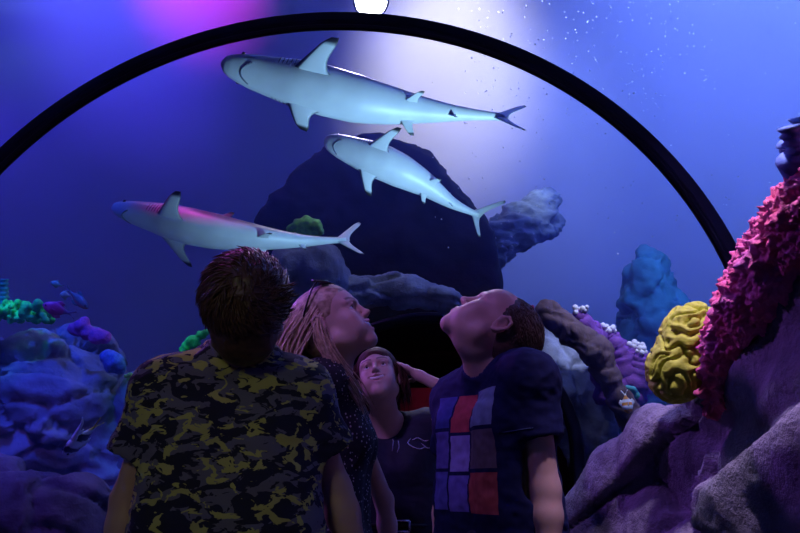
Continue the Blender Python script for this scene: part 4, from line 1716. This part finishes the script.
def front_lock(p):
    rnd = np.random.default_rng(8)
    base = [W(318, 318, 2.0), W(322, 340, 1.97), W(333, 362, 1.955), W(347, 386, 1.96), (W(358, 406, 1.98)), W(365, 424, 2.0)]
    for i in range(140):
        j = rnd.normal(size=3) * .009
        L = rnd.uniform(.75, 1)
        q = catmull([b_ + j * (.6 + .25 * k) + rnd.normal(size=3) * .003 for k, b_ in enumerate(base)], 20)
        q = q[:max(8, int(20 * L))]
        p.tube(q, np.interp(np.linspace(0, 1, len(q)), [0, .2, .7, 1], [.5, 1, .8, .1]) * rnd.uniform(.0016, .003), 5)


pb.hair(M['hair_blond'], [((0, -.026, .041), (.081, .098, .087)), ((0, .010, .058), (.072, .078, .066)), ((0, -.060, -.010), (.066, .055, .070))],
        cut=[((0, .130, -.040), (.10, .085, .118)), ((.088, .016, -.014), (.024, .028, .036)), ((-.088, .016, -.014), (.024, .028, .036))], amp=.004, sc=A(40, 12, 40), strands=long_hair, extra=front_lock)

# sunglasses pushed up into her hair
sg = thing('sunglasses', 'dark sunglasses pushed up on the blonde hair', 'sunglasses', pb.hl(0, .02, .13))
for sd in (1, -1):
    p = Pack()
    c0 = pb.hl(sd * .034, .040, .127)
    nrm = unit(pb.R @ A(sd * .15, .55, .8))
    u = unit(np.cross(nrm, pb.R @ A(0, 1, 0)))
    w = np.cross(nrm, u)
    rim = [c0 + u * .029 * math.cos(t) + w * .023 * math.sin(t) for t in np.linspace(0, 2 * math.pi, 25)]
    p.tube(np.array(rim), .0030, 6)
    p.build('rim', M['dark_plastic'], sg)
    p = Pack()
    p.ball(c0, A(.028, .022, .0018), 16, np.stack([u, w, nrm], 1))
    p.build('lens', M['dark_plastic'], sg)
    p = Pack()
    p.tube(catmull([pb.hl(sd * .062, .040, .122), pb.hl(sd * .083, .015, .10), pb.hl(sd * .090, -.03, .055), pb.hl(sd * .086, -.055, .025)], 14), .0030, 6)
    p.build('temple', M['dark_plastic'], sg)
p = Pack()
p.tube([pb.hl(-.008, .044, .131), pb.hl(0, .043, .134), pb.hl(.008, .044, .131)], .003, 6)
p.build('bridge', M['dark_plastic'], sg)

# woman facing the viewer, hand to her head ----------------------------------------
mid = W(390, 427, 2.72)
tf = unit(D(-.10, 0, -1))
rt = np.cross(tf, A(0, 0, 1))
J = dict(head=W(379, 380, 2.66), hf=D(-.14, .42, -.88), ht=D(-.16, .88, .40), nb=W(386, 424, 2.72), shR=mid + rt * .15 - A(0, 0, .01), shL=mid - rt * .152, tf=tf)
J['elL'] = W(468, 401, 2.56)
J['wrL'] = W(420, 376, 2.64)
J['elR'] = W(345, 520, 2.74)
J['wrR'] = W(352, 580, 2.64)
stand(J, mid, tf, .82, .085, (0, .02))
hd = unit(W(399, 366, 2.70) - J['wrL'])
pw = Person('person facing the viewer in a dark top, smiling, one hand raised to the head', J, SK2, smile=1.45, female=True, arm=.80, chest=.86, bust=.95,
            hand_info={'L': dict(dir=hd, palm=D(-.5, -.75, -.2), s=.80, curl=.22, thumb=-1)})
pw.trousers(M['denim'])
pw.shirt('sleeveless_top', M['navy_sat'], .80, .86, off=.010, sleeve=.05, flare=.0, bust=.95, neck_r=.072, wrinkle=.004, hemflare=.012, neck_c=J['nb'] + tf * .030 - A(0, 0, .004), sleeves='',
         drop=[(J['sh' + k_] + g_ * rt * .030 + A(0, 0, .02), J['sh' + k_] + g_ * rt * .075 - A(0, 0, .06), .052, .055) for k_, g_ in (('L', -1), ('R', 1))])
J_w = J


def wavy(p):
    C, R = J_w['head'], pw.R
    rnd = np.random.default_rng(5)
    base, rad = A(0, -.018, .036), A(.080, .098, .086)
    n = 0
    while n < 560:
        d = unit(rnd.normal(size=3))
        if d[2] < -.1 or (d[1] > .60 and d[2] < .58):
            continue
        n += 1
        pts = [C + R @ (base + d * rad * .97)]
        sgn = np.sign(d[0]) if abs(d[0]) > .05 else rnd.choice([-1, 1])
        vel = unit(R @ unit(A(sgn * .9, -.35, .1) + rnd.normal(size=3) * .1))
        Ln = rnd.uniform(.17, .27) * (.55 if d[0] < 0 else 1)
        for i in range(13):
            vel = unit(vel * .72 + unit(A(0, 0, -1) + rt * sgn * .10 + tf * .10 * (d[1] > 0)) * .32 + rnd.normal(size=3) * .06)
            q = pts[-1] + vel * Ln / 13
            l = (q - C) @ R - base
            m_ = np.linalg.norm(l / (rad * 1.02))
            if m_ < 1:
                q = C + R @ (base + l / m_)
            for c_, r_c in ((J_w['nb'], .066), ((J_w['nb'] + C) / 2, .058)):
                dd = q - c_
                L_ = np.linalg.norm(dd)
                if L_ < r_c:
                    q = c_ + dd / L_ * r_c
            pts.append(q)
        rr = rnd.uniform(.002, .0036)
        p.tube(np.array(pts), np.interp(np.linspace(0, 1, 14), [0, .2, .7, 1], [.7, 1, .8, .1]) * rr, 5)


pw.hair(M['hair_red'], [((0, -.024, .040), (.081, .098, .087)), ((0, .016, .056), (.073, .080, .066)), ((0, -.060, -.015), (.070, .055, .075))],
        cut=[((0, .125, -.050), (.068, .090, .112))], amp=.004, sc=A(12, 40, 40), strands=wavy)
# silver lettering-like foil scrolls across the chest, belt with a silver buckle
p_chest = lambda px, py: W(px, py, 1) - CAM


def on_chest(px, py, out_=.002):
    d = W(px, py, 1) - CAM
    bvh_o = SHIRT_BVH
    hit = bvh_o.ray_cast(Vector(CAM), Vector(unit(d)))
    if hit[0] is None:
        return W(px, py, 2.42)
    return np.array(hit[0]) - unit(d) * out_


from mathutils.bvhtree import BVHTree
so = [o for o in pw.root.children if o.name.startswith('sleeveless_top')][0]
SHIRT_BVH = BVHTree.FromPolygons([tuple(np.array(v.co) + np.array(pw.root.location)) for v in so.data.vertices], [tuple(q.vertices) for q in so.data.polygons])
for st in ([(381, 436), (388, 437), (393, 440), (393, 446), (392, 452)], [(386, 436), (391, 435), (396, 438)], [(398, 440), (399, 447), (397, 453)],
           [(411, 438), (408, 443), (413, 447), (420, 449), (426, 446)], [(412, 440), (418, 438), (424, 441), (429, 440)], [(421, 443), (427, 448), (432, 447)]):
    p = Pack()
    P_ = catmull([on_chest(*c) for c in st], 16)
    p.tube(P_, .0030 * np.interp(np.linspace(0, 1, 16), [0, .2, .8, 1], [.35, 1, 1, .35]), 6)
    p.build('foil_scroll', M['silver'], so)
p = Pack()
mh = (J['hipL'] + J['hipR']) / 2
bz = W(415, 527, 2.45)[2]
cc = A(mh[0], mh[1], bz)
lp = [cc + rt * .200 * math.cos(t) + tf * .132 * math.sin(t) for t in np.linspace(0, 2 * math.pi, 48)]
p.tube(np.array(lp), .016, 8, flat=.5)
belt = p.build('belt', M['belt'], pw.root)
p = Pack()
bcx = cc + tf * .140 - rt * .055
for a, b3 in (((-1, -1), (1, -1)), ((1, -1), (1, 1)), ((1, 1), (-1, 1)), ((-1, 1), (-1, -1))):
    p.tube([bcx + rt * a[0] * .030 + A(0, 0, a[1] * .018), bcx + rt * b3[0] * .030 + A(0, 0, b3[1] * .018)], .0045, 8)
p.build('buckle', M['silver'], belt)

# boy in profile, navy t-shirt with a grid print -------------------------------------
mid = W(493, 392, 1.88)
tf = unit(D(-.80, 0, -.56))
rt = np.cross(tf, A(0, 0, 1))
J = dict(head=W(493, 329, 1.88), hf=D(-.52, .84, .04), ht=D(.86, .50, .08), nb=W(490, 369, 1.90), shL=W(529, 379, 1.73), shR=mid + rt * .150 - A(0, 0, .01), tf=tf)
J['elL'] = W(546, 490, 1.64)
J['wrL'] = W(551, 585, 1.56)
J['elR'] = W(447, 490, 2.04)
J['wrR'] = W(438, 575, 1.97)
stand(J, mid, tf, .82, .088, (0, 0))
pp = Person('person with head thrown far back, in a navy t-shirt with a grid of coloured squares', J, SK2, chest=.80, arm=.90)
pp.trousers(M['denim'])

mt, nt, out = nmat('grid_print_cloth')
b = N(nt, 'BsdfPrincipled')
b.inputs['Roughness'].default_value = .85
b.inputs['Specular IOR Level'].default_value = .2
au, av, am = N(nt, 'Attribute'), N(nt, 'Attribute'), N(nt, 'Attribute')
au.attribute_name, av.attribute_name, am.attribute_name = 'across', 'upward', 'front'
NAVY = (.010, .014, .075)
cols = [
    [(0, NAVY), (.04, (.10, .10, .42)), (.34, NAVY), (.37, (.12, .10, .40)), (.67, NAVY), (.70, (.05, .06, .30)), (.97, NAVY)],
    [(0, NAVY), (.03, (.16, .13, .50)), (.31, NAVY), (.34, (.30, .25, .62)), (.63, NAVY), (.66, (.48, .07, .10)), (.97, NAVY)],
    [(0, NAVY), (.02, (.50, .10, .10)), (.33, NAVY), (.36, (.17, .13, .16)), (.66, NAVY), (.69, (.22, .30, .46)), (.99, NAVY)],
]
prev = None
for k, stops in enumerate(cols):
    c = ramp(nt, av.outputs['Fac'], stops, 'CONSTANT')
    if prev is None:
        prev = c
    else:
        gt = N(nt, 'Math', operation='GREATER_THAN')
        gt.inputs[1].default_value = (0, .27, .52)[k]
        lk(nt, au.outputs['Fac'], gt.inputs[0])
        mx = N(nt, 'Mix', data_type='RGBA')
        lk(nt, gt.outputs[0], mx.inputs['Factor'])
        lk(nt, prev, mx.inputs['A'])
        lk(nt, c, mx.inputs['B'])
        prev = mx.outputs['Result']
gap = ramp(nt, au.outputs['Fac'], [(0, (0, 0, 0)), (.01, (1, 1, 1)), (.258, (0, 0, 0)), (.282, (1, 1, 1)), (.508, (0, 0, 0)), (.532, (1, 1, 1)), (.985, (0, 0, 0))], 'CONSTANT')
mu = N(nt, 'Math', operation='MULTIPLY')
lk(nt, gap, mu.inputs[0])
fr = N(nt, 'Math', operation='GREATER_THAN')
fr.inputs[1].default_value = 0.5
lk(nt, am.outputs['Fac'], fr.inputs[0])
lk(nt, fr.outputs[0], mu.inputs[1])
nzv = ramp(nt, N(nt, 'TexNoise', Scale=25.0).outputs['Fac'], [(.3, (.75,) * 3), (.7, (1,) * 3)])
mx = N(nt, 'Mix', data_type='RGBA')
mx.inputs['A'].default_value = (*NAVY, 1)
lk(nt, mu.outputs[0], mx.inputs['Factor'])
lk(nt, prev, mx.inputs['B'])
m2 = N(nt, 'Mix', data_type='RGBA', blend_type='MULTIPLY')
m2.inputs['Factor'].default_value = 1
lk(nt, mx.outputs['Result'], m2.inputs['A'])
lk(nt, nzv, m2.inputs['B'])
lk(nt, m2.outputs['Result'], b.inputs['Base Color'])
lk(nt, b.outputs[0], out.inputs['Surface'])
M['grid'] = mt
mid_p, rt_p, tf_p = mid, rt, tf
zt, zb = W(470, 388, 1.78)[2], W(470, 516, 1.74)[2]


def across(V):   # 0 at his right, 1 at his left
    return ((V - mid_p) @ (-rt_p) + .13) / .26


pp.shirt('t_shirt', M['grid'], .72, .80, off=.014, sleeve=.56, flare=.014, wrinkle=.007, hemflare=.004, neck_r=.062, loose=.0,
         attr={'across': across, 'upward': lambda V: (V[:, 2] - zb) / (zt - zb), 'front': lambda V: (((V - mid_p) @ tf_p) > .035).astype(float) * (across(V) > 0) * (across(V) < 1)})
# pale stitching round the near sleeve's hem, laid on the cloth
tee = [o for o in pp.root.children if o.name.startswith('t_shirt')][0]
TB = BVHTree.FromPolygons([tuple(np.array(v.co) + np.array(pp.root.location)) for v in tee.data.vertices], [tuple(q.vertices) for q in tee.data.polygons])
d = unit(J['elL'] - J['shL'])
u = unit(np.cross(d, A(0, 0, 1)))
w = np.cross(d, u)
cc = J['shL'] + d * (np.linalg.norm(J['elL'] - J['shL']) * .56 - .022)
st = []
for t in np.linspace(-.2, math.pi + 1.2, 60):
    o_ = unit(u * math.cos(t) + w * math.sin(t))
    for sg in (1,):
        h_ = TB.ray_cast(Vector(cc + o_ * .13), Vector(-o_))
        if h_[0] is not None and (Vector(cc) - h_[0]).length < .1:
            st.append(np.array(h_[0]) + o_ * .0006)
if len(st) > 4:
    p = Pack()
    p.tube(np.array(st), .0016, 5)
    p.build('stitching', M['stitch'], tee)


def buzz_flow(d):
    return (0, -.9, -.45)


pp.hair(M['hair_dark'], [((0, -.028, .038), (.0805, .096, .086)), ((0, -.062, -.004), (.062, .048, .062))],
        cut=[((0, .128, -.040), (.10, .085, .122)), ((.088, .006, -.018), (.024, .030, .040)), ((-.088, .006, -.018), (.024, .030, .040))], amp=.003, sc=A(50, 50, 50),
        strands=pp.tufts(2200, lambda d: not (d[1] > .42 and d[2] < .62) and d[2] > -.60 and not (abs(d[0]) > .75 and d[1] > -.25 and d[2] < .0), buzz_flow, .024, .0019, .10,
                         (0, -.028, .036), (.0815, .097, .086), .05))
spot = lambda loc, tgt, col, en, ang, bl=1.0, rad=.15: lampfix('', loc, tgt, col, en, math.radians(ang), bl, fixture=False, light_radius=rad)
LP = W(371, 1, 6.4)
lampfix('bright white spotlight glaring at the top of the tunnel above the largest shark', LP, W(430, 330, 3.2), (0.58, 0.52, 1.0), 260, math.radians(62), 1.0, 0.16, emit('lamp_glow', (0.95, 0.93, 1.0), 60))
# magenta lamp at the upper left; narrow spots added for shark back and hair rim
spot(W(185, -60, 6.6), W(205, -8, 11.2), (0.85, 0.015, 0.9), 430, 50)
spot(W(150, -120, 4.6), W(200, 215, 4.9), (1.0, 0.03, 0.75), 110, 24)
spot(W(120, -60, 3.0), W(232, 262, 1.5), (1.0, 0.08, 0.9), 40, 13)
# unseen floods added to tint the backdrop, blue at left, pale at right
spot((-3.2, 1.5, 6.0), W(20, 40, 11), (0.06, 0.03, 1.0), 800, 75)
spot((-2.6, 3.0, 6.0), W(150, 70, 11), (0.085, 0.05, 1.0), 1300, 40)
spot((3.0, 1.5, 6.0), W(760, -10, 11), (0.20, 0.30, 1.0), 4200, 80)
spot((3.5, 3.0, 6.0), W(700, 210, 11), (0.06, 0.15, 1.0), 1300, 65)
spot((0.6, 4.6, 5.9), W(446, 90, 10.8), (0.95, 0.86, 1.0), 1900, 42, 1, .4)  # added spot: white patch on the backdrop for the main lamp's hazy glow
spot((1.6, 5.0, 5.9), W(520, 165, 10.8), (0.28, 0.36, 1.0), 800, 44, 1, .4)
# deep blue over the left reef; green spots added for its corals' fluorescence
spot((-2.6, 2.4, 4.4), W(40, 390, 5.4), (0.02, 0.06, 1.0), 620, 50)
spot((-2.2, 1.6, 3.6), W(30, 520, 4.4), (0.26, 0.10, 1.0), 140, 46)  # unseen violet spot added for the low rock and banner fish
spot(W(20, 215, 5.0), W(20, 316, 5.25), (0.05, 1.0, 0.50), 20, 30)
spot(W(165, 262, 5.0), W(166, 362, 5.3), (0.2, 1.0, 0.25), 10, 56)
# white violet lamps over the right hand rock
spot(W(640, -260, 1.5), W(755, 270, 1.55), (0.80, 0.58, 1.0), 120, 52, .8, .05)
spot(W(690, -260, 1.9), W(712, 490, 1.9), (0.25, 0.21, 1.0), 50, 42, .8, .05)
# unseen spots added to brighten the slab, teal boulder and pale rock
spot((2.6, 4.8, 4.8), W(582, 405, 7.0), (0.50, 0.55, 1.0), 620, 34)
spot((3.6, 6.2, 5.0), W(655, 300, 9.4), (0.08, 0.36, 1.0), 190, 24)
spot((1.8, 6.0, 6.0), W(532, 212, 9.1), (0.55, 0.65, 1.0), 260, 16)
# unseen uplights added either side of the tunnel to brighten the sharks' bellies
spot((-1.75, 6.2, 0.5), W(240, 230, 5.0), (0.18, 0.26, 1.0), 170, 60)
spot((2.4, 3.6, 0.4), W(380, 130, 4.4), (0.33, 0.64, 1.0), 950, 50)
# unseen violet spot added to brighten the visitors' faces
spot((-0.5, 0.2, 3.5), W(370, 370, 2.3), (0.44, 0.22, 1.0), 140, 35, .9, .1)
# unseen warm spot added behind the viewer to light the camouflage shirt
spot((0.0, -1.2, 2.1), W(240, 480, 1.55), (0.97, 0.97, 0.68), 19, 22, 1, .2)
# unseen violet spot added at the left to rim the hair
spot((-2.4, 3.2, 3.2), W(300, 320, 2.1), (0.45, 0.14, 1.0), 240, 36)
# unseen light added in the passage for the mural
area((c0[0] + .1, 8.3, 2.3), (c0[0] + .1, 9.4, 1.2), (1.0, 0.25, 0.5), .7, 0.4)

SC.world = bpy.data.worlds.new('World')
SC.world.use_nodes = True
SC.world.node_tree.nodes['Background'].inputs['Color'].default_value = (0.02, 0.02, 0.08, 1)
SC.world.node_tree.nodes['Background'].inputs['Strength'].default_value = 0.3

SC.view_settings.view_transform = 'Standard'
SC.view_settings.look = 'None'
SC.view_settings.exposure = 0.0
SC.view_settings.gamma = 1.0
SC.view_settings.use_curve_mapping = False
SC.cycles.use_denoising = True
SC.cycles.max_bounces = 6
SC.cycles.volume_bounces = 1
SC.cycles.transparent_max_bounces = 16
